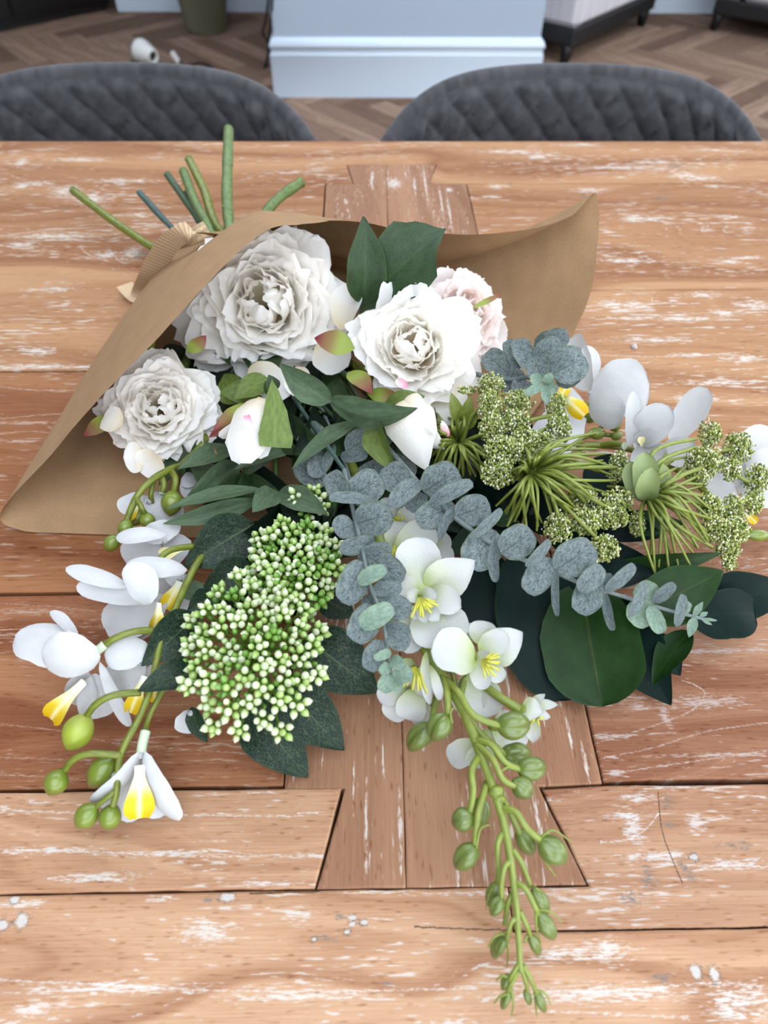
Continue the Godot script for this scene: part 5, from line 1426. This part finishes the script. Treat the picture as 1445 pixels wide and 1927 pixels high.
func build_eucalyptus() -> void:
	var g := "eucalyptus sprigs"
	var t := thing("eucalyptus_sprig", "grey-green eucalyptus sprig drooping down the middle beside the delphinium", "eucalyptus", at(690, 1080), g)
	put("stem", stem_mesh([262, 362, 0.050, 298, 402, 0.045, 332, 440, 0.040, 420, 560, 0.028, 560, 760, 0.036, 648, 885, 0.070], 6.5, 4.5, M.stem_blue, 0.30), t)
	put("twig", stem_mesh([648, 885, 0.070, 668, 977, 0.078, 683, 1041, 0.082, 695, 1098, 0.084, 710, 1137, 0.084, 724, 1184, 0.080, 730, 1232, 0.074, 738, 1278, 0.068], 4.5, 3.5, M.stem_grey, 0.25), t)
	sprig_leaves(t, [
		[652, 942, 0.074, 622, 888, 0.084, 50, -25, 0.06, 0.1], [655, 938, 0.076, 718, 898, 0.086, 64, 0, 0.05, 0.1], [705, 945, 0.078, 618, 938, 0.086, 30, 40, 0.06, 0.1], [668, 986, 0.079, 738, 966, 0.088, 66, 0, 0.05, 0.12], [668, 986, 0.077, 630, 1002, 0.080, 52, 20, 0.05, 0.1], [706, 1016, 0.082, 638, 1030, 0.088, 40, -30, 0.06, 0.1],
		[684, 1040, 0.081, 760, 1092, 0.080, 58, 10, 0.06, 0.1], [672, 1050, 0.078, 737, 1030, 0.082, 36, 0, 0.06, 0.1], [686, 1058, 0.083, 642, 1134, 0.082, 60, -10, 0.05, 0.1], [698, 1112, 0.084, 757, 1108, 0.088, 34, -25, 0.06, 0.1], [708, 1130, 0.083, 774, 1152, 0.082, 48, 0, 0.06, 0.1], [706, 1140, 0.082, 664, 1206, 0.078, 60, -10, 0.05, 0.1],
		[724, 1178, 0.080, 772, 1188, 0.084, 34, 20, 0.06, 0.1], [726, 1190, 0.079, 770, 1216, 0.080, 40, 0, 0.06, 0.1], [720, 1204, 0.077, 692, 1262, 0.072, 44, 0, 0.05, 0.1], [690, 985, 0.072, 662, 1020, 0.072, 40, 0, 0.05, 0.1], [690, 1120, 0.076, 715, 1160, 0.074, 44, 0, 0.05, 0.1]], "eucalyptus")
	sprig_leaves(t, [[672, 1096, 0.088, 728, 1070, 0.096, 32, -15, 0.08, 0.2], [676, 1178, 0.086, 740, 1142, 0.094, 42, 0, 0.08, 0.2], [736, 1226, 0.078, 703, 1240, 0.082, 18, 0, 0.1, 0.2], [740, 1276, 0.072, 777, 1264, 0.078, 34, 0, 0.1, 0.25], [736, 1270, 0.070, 718, 1302, 0.066, 32, 0, 0.1, 0.2], [735, 1240, 0.076, 762, 1256, 0.080, 26, 0, 0.1, 0.2], [738, 1276, 0.068, 752, 1300, 0.064, 24, 0, 0.1, 0.2], [734, 1250, 0.074, 715, 1268, 0.074, 22, 0, 0.1, 0.2]], "eucalyptus_mint")

	t = thing("eucalyptus_sprig", "longest grey-green eucalyptus sprig running out to the right over the glossy leaves", "eucalyptus", at(1040, 1075), g)
	put("stem", stem_mesh([480, 560, 0.014, 640, 740, 0.026, 770, 890, 0.070, 808, 930, 0.078, 870, 985, 0.082, 945, 1035, 0.080, 990, 1055, 0.078, 1040, 1075, 0.074, 1094, 1098, 0.070, 1180, 1125, 0.062, 1245, 1145, 0.056, 1300, 1159, 0.050, 1328, 1166, 0.047], 6, 3, M.stem_grey, 0.20), t)
	sprig_leaves(t, [
		[792, 905, 0.076, 734, 955, 0.078, 40, 20, 0.1, 0.2], [796, 926, 0.078, 862, 884, 0.090, 68, 0, 0.06, 0.15], [806, 952, 0.082, 890, 908, 0.096, 32, -15, 0.12, 0.2], [762, 925, 0.066, 728, 876, 0.070, 56, 0, 0.05, 0.1], [858, 952, 0.078, 783, 982, 0.078, 56, 0, 0.06, 0.1], [862, 948, 0.082, 828, 1016, 0.078, 22, 35, 0.1, 0.2], [856, 972, 0.082, 922, 950, 0.090, 60, 0, 0.06, 0.1], [884, 1014, 0.086, 944, 958, 0.094, 22, 20, 0.06, 0.2],
		[935, 1000, 0.080, 880, 1066, 0.074, 74, 0, 0.06, 0.1], [930, 1018, 0.084, 934, 1096, 0.078, 25, 30, 0.06, 0.2], [942, 1042, 0.080, 1002, 1000, 0.090, 64, 0, 0.05, 0.1], [988, 1066, 0.084, 1035, 1016, 0.092, 24, 30, 0.06, 0.1], [1038, 1050, 0.077, 992, 1116, 0.070, 54, 0, 0.06, 0.1],
		[1043, 1074, 0.076, 1117, 1026, 0.088, 68, 0, 0.05, 0.1], [1047, 1072, 0.079, 1049, 1160, 0.072, 18, 30, 0.06, 0.1], [1088, 1112, 0.074, 1132, 1064, 0.084, 44, 25, 0.06, 0.1], [1130, 1085, 0.070, 1088, 1154, 0.062, 56, 0, 0.06, 0.1], [1138, 1112, 0.069, 1194, 1062, 0.080, 28, 20, 0.08, 0.1], [1139, 1116, 0.070, 1154, 1187, 0.062, 21, 30, 0.06, 0.1], [1128, 1085, 0.070, 1146, 1105, 0.070, 40, 0, 0.06, 0.1],
		[1182, 1162, 0.064, 1216, 1094, 0.074, 26, 40, 0.05, 0.1], [1229, 1134, 0.062, 1270, 1098, 0.072, 24, 0, 0.06, 0.1], [1272, 1180, 0.058, 1286, 1118, 0.066, 22, 25, 0.05, 0.1], [790, 925, 0.070, 775, 965, 0.068, 44, 0, 0.05, 0.1]], "eucalyptus")
	sprig_leaves(t, [[1196, 1102, 0.062, 1236, 1130, 0.060, 48, 0, 0.06, 0.1], [1190, 1128, 0.060, 1222, 1178, 0.052, 52, 0, 0.06, 0.1], [1222, 1140, 0.063, 1246, 1192, 0.056, 30, 0, 0.06, 0.15], [1276, 1160, 0.055, 1296, 1132, 0.060, 22, 0, 0.06, 0.1]], "eucalyptus_mint")
	sprig_leaves(t, [[1304, 1161, 0.051, 1323, 1132, 0.058, 13, 0, 0.06, 0.1], [1308, 1160, 0.051, 1296, 1200, 0.046, 19, 0, 0.06, 0.1], [1322, 1164, 0.048, 1350, 1168, 0.047, 6, 0, 0.06, 0.1], [1320, 1166, 0.048, 1340, 1176, 0.045, 6, 0, 0.06, 0.1], [1316, 1160, 0.049, 1332, 1152, 0.050, 9, 0, 0.06, 0.1]], "eucalyptus_mint", "lance")

	t = thing("eucalyptus_sprig", "rosette of round eucalyptus leaves at the upper right in front of the kraft paper", "eucalyptus", at(1020, 690), g)
	put("stem", stem_mesh([500, 540, 0.014, 760, 660, 0.026, 930, 712, 0.066, 990, 710, 0.080, 1020, 716, 0.092], 5, 4, M.stem_grey, 0.15), t)
	sprig_leaves(t, [
		[1004, 652, 0.082, 1070, 630, 0.092, 44, 10, 0.06, 0.15], [1004, 678, 0.088, 1056, 642, 0.100, 42, -20, 0.08, 0.15], [1002, 700, 0.084, 972, 638, 0.090, 40, 10, 0.06, 0.12], [978, 694, 0.078, 954, 640, 0.084, 30, 0, 0.06, 0.12], [956, 704, 0.072, 914, 664, 0.076, 46, 0, 0.06, 0.1], [970, 690, 0.070, 950, 738, 0.066, 52, 0, 0.06, 0.1], [1036, 706, 0.082, 1100, 672, 0.088, 70, 0, 0.05, 0.1], [1018, 692, 0.092, 1076, 670, 0.104, 34, -10, 0.1, 0.2], [1022, 716, 0.090, 1004, 672, 0.102, 46, 0, 0.08, 0.2], [990, 715, 0.074, 975, 745, 0.070, 44, 0, 0.06, 0.1], [1060, 690, 0.076, 1080, 728, 0.074, 50, 0, 0.06, 0.1]], "eucalyptus")
	sprig_leaves(t, [[1022, 722, 0.096, 1046, 738, 0.096, 28, 0, 0.1, 0.3], [1022, 724, 0.096, 986, 742, 0.094, 18, 0, 0.1, 0.3], [1024, 726, 0.096, 1030, 758, 0.092, 18, 0, 0.1, 0.3], [1014, 724, 0.098, 1004, 702, 0.104, 22, 0, 0.1, 0.3], [1024, 720, 0.098, 1040, 704, 0.104, 18, 0, 0.1, 0.3]], "eucalyptus_mint")

	t = thing("eucalyptus_sprig", "short eucalyptus sprig in deep shade between the two peony buds", "eucalyptus", at(640, 860, 0.02), g)
	put("stem", stem_mesh([500, 600, 0.012, 580, 720, 0.020, 640, 850, 0.036, 660, 905, 0.044], 4, 3, M.stem_grey, 0.15), t)
	sprig_leaves(t, [[570, 800, 0.040, 610, 850, 0.044, 56, 0, 0.05, 0.1], [620, 830, 0.044, 590, 900, 0.048, 44, 10, 0.05, 0.1], [640, 860, 0.046, 692, 856, 0.056, 24, 0, 0.08, 0.1], [650, 850, 0.040, 700, 820, 0.044, 54, 0, 0.05, 0.1], [690, 870, 0.040, 716, 916, 0.044, 56, 0, 0.05, 0.1], [720, 870, 0.040, 780, 900, 0.044, 60, 0, 0.05, 0.1], [560, 870, 0.040, 610, 915, 0.044, 50, 0, 0.05, 0.1]], "eucalyptus")


# ------------------------------------------------------------------ green-white berry heads
func berry_head(parent: Node, x: float, y: float, h: float, rx: float, ry: float, clusters: int, per: int, size: float, foot: Array) -> void:
	var c := at(x, y, h)
	var root := at(foot[0], foot[1], foot[2])
	var right := (at(x + 40, y, h) - c).normalized()
	var fore := (at(x, y + 40, h) - c).normalized()
	var up := (EYE - c).normalized()
	up = (up + Vector3.UP * 0.6).normalized()
	var ax := metres(rx, c)
	var ay := metres(ry, c) / maxf(0.4, absf((eye_basis.inverse() * fore).y))
	var r := metres(size, c) * 0.5
	var prof := PackedVector2Array([Vector2(0.0001, 0), Vector2(r * 0.45, r * 0.10), Vector2(r * 0.85, r * 0.6), Vector2(r, r * 1.2), Vector2(r * 0.86, r * 1.8), Vector2(r * 0.45, r * 2.3), Vector2(r * 0.12, r * 2.55), Vector2(0.0001, r * 2.75)])
	var shapes := []
	for m in ["berry_white", "berry_white", "berry_mid", "berry_green"]:
		var b := MB.new()
		b.lathe(prof, 9, Transform3D())
		shapes.append(b.mesh(M[m]))
	for k in clusters:
		var f := (k + 0.5) / clusters
		var rad := sqrt(f) * 0.90
		var a := k * 2.39996
		var dome := sqrt(maxf(0.0, 1.0 - rad * rad * 0.9))
		var hub := c + right * cos(a) * rad * ax + fore * sin(a) * rad * ay + up * (dome * ax * 0.42 - 0.018 + rng.randf_range(-0.007, 0.005))
		var way := (right * cos(a) * rad + fore * sin(a) * rad + up * (0.4 + dome * 0.8)).normalized()
		var mb := MB.new()
		var stalk_r := r * 0.30
		var mid := root.lerp(hub, 0.55) - up * 0.006
		var path := spline([root, mid, hub - way * r * 2.2], 4)
		mb.tube(path, _same(stalk_r * 1.25, path.size()), 6)
		put("stalk", mb.mesh(M.berry_stalk, origin), parent)
		var green := rng.randf() < 0.22
		for q in per:
			var spread := way
			if q > 0:
				var tilt := way.cross(Vector3(0.3, 0.7, 0.2)).normalized().rotated(way, q * TAU / (per - 1) + a)
				spread = (way * rng.randf_range(0.45, 0.95) + tilt * 0.9).normalized()
			var foot_at := hub + spread * r * rng.randf_range(0.9, 1.9)
			var yy := (spread + way * 0.25).normalized()
			var xx := yy.cross(Vector3(0.4, 0.1, 0.9)).normalized()
			var kind := 3 if green and rng.randf() < 0.75 else (rng.randi() % 3)
			var o := put("berry", shapes[kind], parent)
			var k2 := rng.randf_range(0.82, 1.12)
			o.transform = Transform3D(Basis(xx, yy, xx.cross(yy)).scaled_local(Vector3.ONE * k2), foot_at - origin)
			mb = MB.new()
			mb.tube(PackedVector3Array([hub - way * r * 2.2, foot_at + yy * r * 0.2]), PackedFloat32Array([stalk_r * 0.7, stalk_r * 0.8]), 5, false)
			put("pedicel", mb.mesh(M.berry_stalk, origin), parent)


# the many greener berries deeper in a head, past the ones that can be told apart
func berry_depth(parent: Node, x: float, y: float, h: float, rx: float, ry: float, n: int, size: float) -> void:
	var c := at(x, y, h)
	var r := metres(size, c) * 0.5
	var mb := MB.new()
	mb.lathe(PackedVector2Array([Vector2(0.0001, 0), Vector2(r * 0.8, r * 0.5), Vector2(r, r * 1.2), Vector2(r * 0.7, r * 2.0), Vector2(0.0001, r * 2.6)]), 8, Transform3D())
	var mm := MultiMesh.new()
	mm.transform_format = MultiMesh.TRANSFORM_3D
	mm.instance_count = n
	mm.mesh = mb.mesh(M.berry_green)
	for k in n:
		var rad := sqrt((k + 0.5) / n)
		var a := k * 2.39996
		var p := at(x + cos(a) * rad * rx, y + sin(a) * rad * ry, h + rng.randf_range(-0.006, 0.006) + 0.016 * (1.0 - rad * rad))
		var yy := Vector3(cos(a) * rad, 0.8, sin(a) * rad).normalized()
		var xx := yy.cross(Vector3(0.4, 0.1, 0.9)).normalized()
		mm.set_instance_transform(k, Transform3D(Basis(xx, yy, xx.cross(yy)).scaled_local(Vector3.ONE * rng.randf_range(0.7, 1.05)), p - origin))
	var mi := MultiMeshInstance3D.new()
	mi.name = "inner_berries"
	mi.multimesh = mm
	mi.set_meta("kind", "stuff")
	parent.add_child(mi, true)


func build_berries() -> void:
	var g := "berry sprigs"
	var t := thing("berry_sprig", "larger round head of green and white berries in front, over dark veined leaves", "berries", at(475, 1230), g)
	put("stem", stem_mesh([440, 500, 0.012, 500, 700, 0.012, 520, 930, 0.016, 500, 1120, 0.020, 482, 1220, 0.024], 5, 5, M.stem_green, 0.05), t)
	berry_head(t, 474, 1222, 0.066, 150, 142, 50, 6, 14.5, [484, 1225, 0.026])
	berry_depth(t, 474, 1226, 0.046, 124, 114, 150, 13.5)
	var veined := {"fold": 0.10, "ruffle": 0.04, "nu": 11, "nv": 15}
	blades("leaf", [[372, 1158, 0.040, 266, 1254, 0.044, 88, 0, 0.10, 0.15], [385, 1268, 0.036, 258, 1302, 0.046, 70, 24, 0.16, 0.3], [570, 1196, 0.036, 711, 1304, 0.018, 124, 0, 0.08, 0.1], [520, 1280, 0.030, 648, 1412, 0.010, 112, 0, 0.07, 0.1], [460, 1320, 0.026, 580, 1464, 0.006, 118, 0, 0.07, 0.1], [360, 1330, 0.024, 391, 1398, 0.012, 40, 30, 0.1, 0.1], [400, 1120, 0.040, 352, 1150, 0.044, 50, 0, 0.1, 0.1]], "ovate", M.leaf_veined, t, veined)
	blades("leaf", [[372, 1130, 0.034, 352, 1090, 0.036, 44, 0, 0.1, 0.1]], "ovate", M.leaf_sage, t)
	t = thing("berry_sprig", "smaller head of green and white berries behind the front one", "berries", at(555, 1070), g)
	put("stem", stem_mesh([450, 500, 0.014, 520, 700, 0.016, 570, 900, 0.020, 562, 1060, 0.024], 5, 5, M.stem_green, 0.05), t)
	berry_head(t, 560, 1056, 0.062, 102, 90, 34, 6, 13.5, [560, 1070, 0.024])
	berry_depth(t, 556, 1066, 0.044, 84, 76, 110, 12.0)
	berry_head(t, 588, 936, 0.056, 42, 26, 7, 5, 12.0, [570, 960, 0.030])
	blades("leaf", [[478, 985, 0.044, 346, 1066, 0.042, 104, 0, 0.06, 0.1], [480, 1068, 0.038, 380, 1112, 0.034, 78, 0, 0.08, 0.1], [600, 1120, 0.030, 668, 1160, 0.020, 60, 0, 0.08, 0.1]], "ovate", M.leaf_veined, t, veined)


# ------------------------------------------------------------------ glossy leaves at the right
func build_magnolia() -> void:
	var t := thing("magnolia_branch", "branch of broad glossy dark green leaves spread on the table at the right", "leaves", at(1130, 1180))
	put("stem", stem_mesh([560, 600, 0.010, 800, 850, 0.008, 960, 1010, 0.014, 1080, 1085, 0.026, 1180, 1130, 0.032, 1240, 1160, 0.034], 6, 5, M.stem_dark), t)
	var o := {"ruffle": 0.035, "waves": 1.0, "nu": 13, "nv": 17, "fold": 0.07}
	blades("leaf", [[905, 1030, 0.030, 925, 1206, 0.008, 118, 0, 0.06, 0.05], [975, 1035, 0.036, 1072, 1318, 0.004, 178, -6, 0.06, 0.05], [1128, 1160, 0.020, 1150, 1250, 0.012, 80, 0, 0.06, 0.1]], "obovate", M.magnolia, t, o)
	blades("leaf", [[1290, 1160, 0.030, 1420, 1152, 0.022, 92, 0, 0.08, 0.1]], "round", M.magnolia, t, o)
	blades("leaf", [[1132, 1120, 0.034, 1263, 1328, 0.006, 128, 8, 0.05, 0.1], [1290, 1130, 0.026, 1490, 1112, 0.016, 96, 0, 0.08, 0.1], [1030, 1010, 0.036, 1262, 1080, 0.040, 70, 0, 0.10, 0.1], [1080, 960, 0.034, 1250, 1010, 0.036, 80, 0, 0.06, 0.1], [1120, 860, 0.030, 1180, 960, 0.030, 90, 0, 0.06, 0.1], [1090, 1085, 0.036, 1240, 1075, 0.046, 60, 0, 0.12, 0.1], [1225, 1190, 0.026, 1280, 1272, 0.008, 60, 0, 0.05, 0.1], [880, 860, 0.022, 1000, 960, 0.026, 90, 0, 0.06, 0.1], [930, 840, 0.024, 1050, 900, 0.028, 80, 10, 0.06, 0.1], [960, 930, 0.022, 1090, 960, 0.026, 80, 0, 0.06, 0.1], [870, 930, 0.022, 960, 1010, 0.026, 80, 0, 0.06, 0.1], [1050, 1000, 0.026, 1180, 1040, 0.028, 70, 0, 0.06, 0.1]], "ovate", M.magnolia, t, o)
	blades("leaf", [[1092, 1092, 0.040, 1134, 1330, 0.014, 184, 4, 0.06, 0.06]], "obovate", M.magnolia_green, t, o)
	blades("leaf", [[1190, 1160, 0.040, 1362, 1074, 0.052, 110, 0, 0.08, 0.10], [1300, 1186, 0.038, 1228, 1288, 0.020, 62, 24, 0.08, 0.2], [1130, 1070, 0.044, 1360, 1040, 0.046, 46, 20, 0.08, 0.10], [1140, 985, 0.034, 1290, 985, 0.040, 54, 0, 0.08, 0.1], [930, 985, 0.034, 980, 965, 0.040, 30, 0, 0.08, 0.1]], "ovate", M.magnolia_green, t, o)


# ------------------------------------------------------------------ wild carrot: feathery bracts and grainy florets
func carrot(called: String, label: String, root: Array, heart: Array, needles: Array, grains: Array, extra: Array) -> void:
	var t := thing("wild_carrot", label, "wild carrot", at(heart[0], heart[1]), "wild carrot heads")
	put("stem", stem_mesh(root, 5, 5, M.stem_olive, 0.05), t)
	# needles: [angle from, angle to, number, length, droop]; angles in degrees clockwise from right
	for f in needles:
		for k in int(f[2]):
			var a := deg_to_rad(lerpf(f[0], f[1], (k + 0.5) / f[2]) + rng.randf_range(-5.0, 5.0))
			var long: float = f[3] * rng.randf_range(0.72, 1.08)
			var up: float = rng.randf_range(0.010, 0.030)
			var d := Vector2(cos(a), sin(a) * 0.9)
			var swing := Vector2(-d.y, d.x) * rng.randf_range(-0.16, 0.16) * long
			var h: float = heart[2]
			put("bract", stem_mesh([heart[0] + d.x * 6.0, heart[1] + d.y * 6.0, h, heart[0] + d.x * long * 0.45 + swing.x, heart[1] + d.y * long * 0.45 + swing.y - 6.0, h + up, heart[0] + d.x * long, heart[1] + d.y * long + f[4], maxf(0.004, h + up * 0.3 - f[4] * 0.0004)], 4.4, 2.2, M.carrot_green, 0.1, 6), t)
	for e in extra:
		put("stalk", stem_mesh(e, 4.5, 3.6, M.carrot_green, 0.1, 6), t)
	# floret masses: thousands of tiny grains round each measured lump
	var where: Array[Transform3D] = []
	var tint: Array[Color] = []
	var tones := [Color(0.30, 0.36, 0.08), Color(0.42, 0.47, 0.14), Color(0.16, 0.21, 0.05), Color(0.62, 0.62, 0.32), Color(0.78, 0.76, 0.58), Color(0.24, 0.30, 0.07)]
	for g in grains:
		var c := at(g[0], g[1], g[4])
		var gx := metres(g[2], c)
		var gy := metres(g[3], c)
		var right := eye_basis.x
		var fore := -(eye_basis.y)
		var out := eye_basis.z
		var n := int(clampf(g[2] * g[3] * 0.62, 120.0, 2600.0))
		for k in n:
			var d := Vector3(rng.randfn(), rng.randfn(), rng.randfn()).normalized() * pow(rng.randf(), 0.35)
			var lump := 1.0 + 0.28 * wob.get_noise_3d(d.x * 130.0 + g[0], d.y * 130.0, d.z * 130.0)
			var p := c + (right * d.x * gx + fore * d.y * gy + out * d.z * minf(gx, gy) * 0.75) * lump
			var size := rng.randf_range(0.0008, 0.0017)
			where.append(Transform3D(Basis.from_euler(Vector3(rng.randf() * 6.0, rng.randf() * 6.0, rng.randf() * 6.0)).scaled(Vector3(size, size * rng.randf_range(1.0, 1.9), size)), p - origin))
			tint.append(tones[rng.randi() % 6])
	var mm := MultiMesh.new()
	mm.transform_format = MultiMesh.TRANSFORM_3D
	mm.use_colors = true
	mm.instance_count = where.size()
	var grain := MB.new()
	grain.lathe(PackedVector2Array([Vector2(0.0001, -0.6), Vector2(0.5, -0.15), Vector2(0.45, 0.3), Vector2(0.0001, 0.6)]), 5, Transform3D())
	mm.mesh = grain.mesh(M.floret)
	for k in where.size():
		mm.set_instance_transform(k, where[k])
		mm.set_instance_color(k, tint[k])
	var mi := MultiMeshInstance3D.new()
	mi.name = "florets"
	mi.multimesh = mm
	mi.set_meta("kind", "stuff")
	t.add_child(mi, true)


func build_carrots() -> void:
	carrot("a", "wild carrot head nearest the peonies, mossy florets over dark feathery bracts", [520, 560, 0.012, 700, 720, 0.016, 860, 830, 0.030, 868, 835, 0.040], [862, 832, 0.042],
		[[-120, -60, 7, 80, 6], [100, 250, 18, 70, 10], [20, 100, 12, 80, 12]],
		[[924, 725, 27, 24, 0.078], [922, 765, 24, 34, 0.080], [926, 806, 26, 30, 0.080], [950, 848, 40, 30, 0.080], [938, 890, 34, 30, 0.076], [973, 756, 32, 24, 0.078], [968, 792, 34, 24, 0.076], [986, 832, 28, 30, 0.076], [1048, 765, 20, 30, 0.074], [1052, 806, 24, 30, 0.074], [1016, 838, 32, 26, 0.074], [880, 735, 20, 8, 0.074], [1000, 865, 26, 22, 0.07]],
		[[868, 835, 0.045, 890, 780, 0.066, 924, 760, 0.076], [868, 835, 0.045, 900, 820, 0.066, 968, 800, 0.074], [868, 835, 0.045, 930, 850, 0.066, 1040, 800, 0.072], [868, 835, 0.045, 900, 850, 0.066, 940, 880, 0.072], [968, 800, 0.074, 1000, 790, 0.076, 1048, 780, 0.074]])
	carrot("b", "wild carrot head in the middle right with a starburst of bright green bracts", [540, 580, 0.010, 760, 780, 0.010, 940, 880, 0.030, 992, 890, 0.056], [998, 890, 0.062],
		[[-52, 20, 20, 150, 14], [20, 75, 12, 110, 14], [75, 140, 12, 105, 16], [-110, -50, 5, 60, 4], [150, 240, 7, 44, 8]],
		[[1166, 870, 20, 24, 0.060], [1160, 895, 20, 16, 0.058], [1097, 938, 30, 24, 0.064], [1050, 992, 28, 30, 0.066], [1100, 982, 32, 26, 0.066], [1162, 942, 34, 26, 0.062], [1146, 972, 40, 26, 0.062], [1134, 1032, 32, 28, 0.058], [1200, 985, 16, 28, 0.054]],
		[[998, 890, 0.064, 1060, 905, 0.080, 1100, 945, 0.066], [998, 890, 0.064, 1040, 940, 0.076, 1052, 985, 0.068], [998, 890, 0.064, 1080, 880, 0.080, 1160, 880, 0.062], [998, 890, 0.064, 1080, 920, 0.078, 1150, 960, 0.064], [998, 890, 0.064, 1070, 960, 0.076, 1130, 1020, 0.060]])
	carrot("c", "wild carrot head furthest right, pale bulb with drooping olive bracts", [560, 600, 0.010, 820, 800, 0.010, 1080, 900, 0.020, 1180, 922, 0.040, 1210, 930, 0.050], [1214, 928, 0.054],
		[[-70, 10, 14, 110, 8], [10, 60, 14, 140, 18], [55, 90, 8, 150, 26]],
		[[1336, 815, 22, 28, 0.056], [1325, 868, 40, 32, 0.056], [1389, 842, 28, 32, 0.052], [1375, 884, 22, 24, 0.050], [1314, 900, 22, 18, 0.052], [1426, 903, 24, 32, 0.046], [1416, 946, 22, 24, 0.044], [1335, 955, 24, 32, 0.050], [1344, 995, 28, 26, 0.048], [1380, 956, 20, 26, 0.046], [1380, 998, 28, 32, 0.046], [1369, 1034, 24, 24, 0.042], [1372, 1060, 14, 14, 0.038]],
		[[1214, 928, 0.056, 1230, 850, 0.084, 1310, 826, 0.060], [1214, 928, 0.056, 1240, 870, 0.080, 1308, 842, 0.060], [1214, 928, 0.056, 1270, 900, 0.070, 1320, 880, 0.058], [1214, 928, 0.056, 1270, 930, 0.064, 1335, 955, 0.052], [1214, 928, 0.056, 1270, 960, 0.066, 1325, 996, 0.050], [1214, 928, 0.056, 1270, 985, 0.064, 1340, 1030, 0.046], [1325, 870, 0.056, 1350, 850, 0.054, 1385, 845, 0.052], [1340, 960, 0.050, 1380, 950, 0.048, 1420, 935, 0.046], [1380, 890, 0.050, 1405, 905, 0.048, 1425, 905, 0.046]])
	# the swollen pale sheath round the right-hand head
	var t: Node3D = get_node("wild_carrot_002")
	origin = t.position
	blades("sheath", [[1216, 945, 0.058, 1186, 868, 0.078, 40, -20, 0.14, 0.4], [1218, 945, 0.060, 1212, 850, 0.086, 46, 0, 0.16, 0.4], [1220, 942, 0.058, 1246, 872, 0.080, 40, 20, 0.14, 0.4], [1214, 942, 0.064, 1226, 880, 0.090, 40, 0, 0.16, 0.4]], "petal", M.carrot_bulb, t)
	t = get_node("wild_carrot_001")
	origin = t.position
	blades("leaflet", [[985, 892, 0.062, 1035, 845, 0.078, 34, 0, 0.12, 0.2], [990, 890, 0.062, 960, 905, 0.068, 18, 0, 0.1, 0.2], [992, 894, 0.062, 975, 925, 0.066, 18, 0, 0.1, 0.2]], "lance", M.carrot_green, t)
	t = get_node("wild_carrot")
	origin = t.position
	blades("leaflet", [[868, 800, 0.05, 848, 738, 0.072, 26, 0, 0.12, 0.2], [874, 800, 0.05, 884, 745, 0.072, 26, 0, 0.12, 0.2], [870, 810, 0.05, 902, 770, 0.068, 24, 0, 0.12, 0.2]], "lance", M.carrot_green, t)


func _ready() -> void:
	# camera
	eye_basis = Basis(Vector3.UP, deg_to_rad(-1.36)) * Basis(Vector3.RIGHT, deg_to_rad(-49.6)) * Basis(Vector3(0, 0, 1), deg_to_rad(0.56))
	var cam := Camera3D.new()
	cam.name = "camera"
	add_child(cam)
	cam.transform = Transform3D(eye_basis, EYE)
	var lens := CameraAttributesPhysical.new()
	lens.frustum_focal_length = 16.0
	lens.frustum_near = 0.03
	lens.frustum_far = 60.0
	lens.frustum_focus_distance = 0.43
	lens.exposure_aperture = 5.0
	cam.attributes = lens
	cam.fov = 2.0 * rad_to_deg(atan(963.5 / FOCAL))
	cam.current = true
	# overcast sky through the roof light and the garden openings
	var sky_mat := ProceduralSkyMaterial.new()
	sky_mat.sky_top_color = Color(0.86, 0.895, 0.94)
	sky_mat.sky_horizon_color = Color(0.92, 0.94, 0.96)
	sky_mat.ground_bottom_color = Color(0.58, 0.58, 0.56)
	sky_mat.ground_horizon_color = Color(0.68, 0.69, 0.67)
	sky_mat.sky_energy_multiplier = 1.0
	var sky := Sky.new()
	sky.sky_material = sky_mat
	var env := Environment.new()
	env.background_mode = Environment.BG_SKY
	env.sky = sky
	env.background_energy_multiplier = 1.0
	env.tonemap_mode = Environment.TONE_MAPPER_LINEAR
	env.tonemap_exposure = 5.8
	env.sdfgi_enabled = true
	env.ssao_enabled = true
	env.ssil_enabled = true
	var we := WorldEnvironment.new()
	we.name = "environment"
	we.environment = env
	add_child(we)

	rng.seed = 4711
	wob.seed = 5
	wob.noise_type = FastNoiseLite.TYPE_SIMPLEX_SMOOTH
	wob.frequency = 0.01
	make_materials()
	build_room()
	build_table()
	dining_chair(-0.379, "dark grey quilted tub chair behind the left end of the table")
	dining_chair(0.312, "dark grey quilted tub chair behind the right end of the table")
	build_far_things()
	build_wrap()
	build_peonies()
	build_magnolia()
	build_orchids()
	build_berries()
	build_delphinium()
	build_eucalyptus()
	build_carrots()
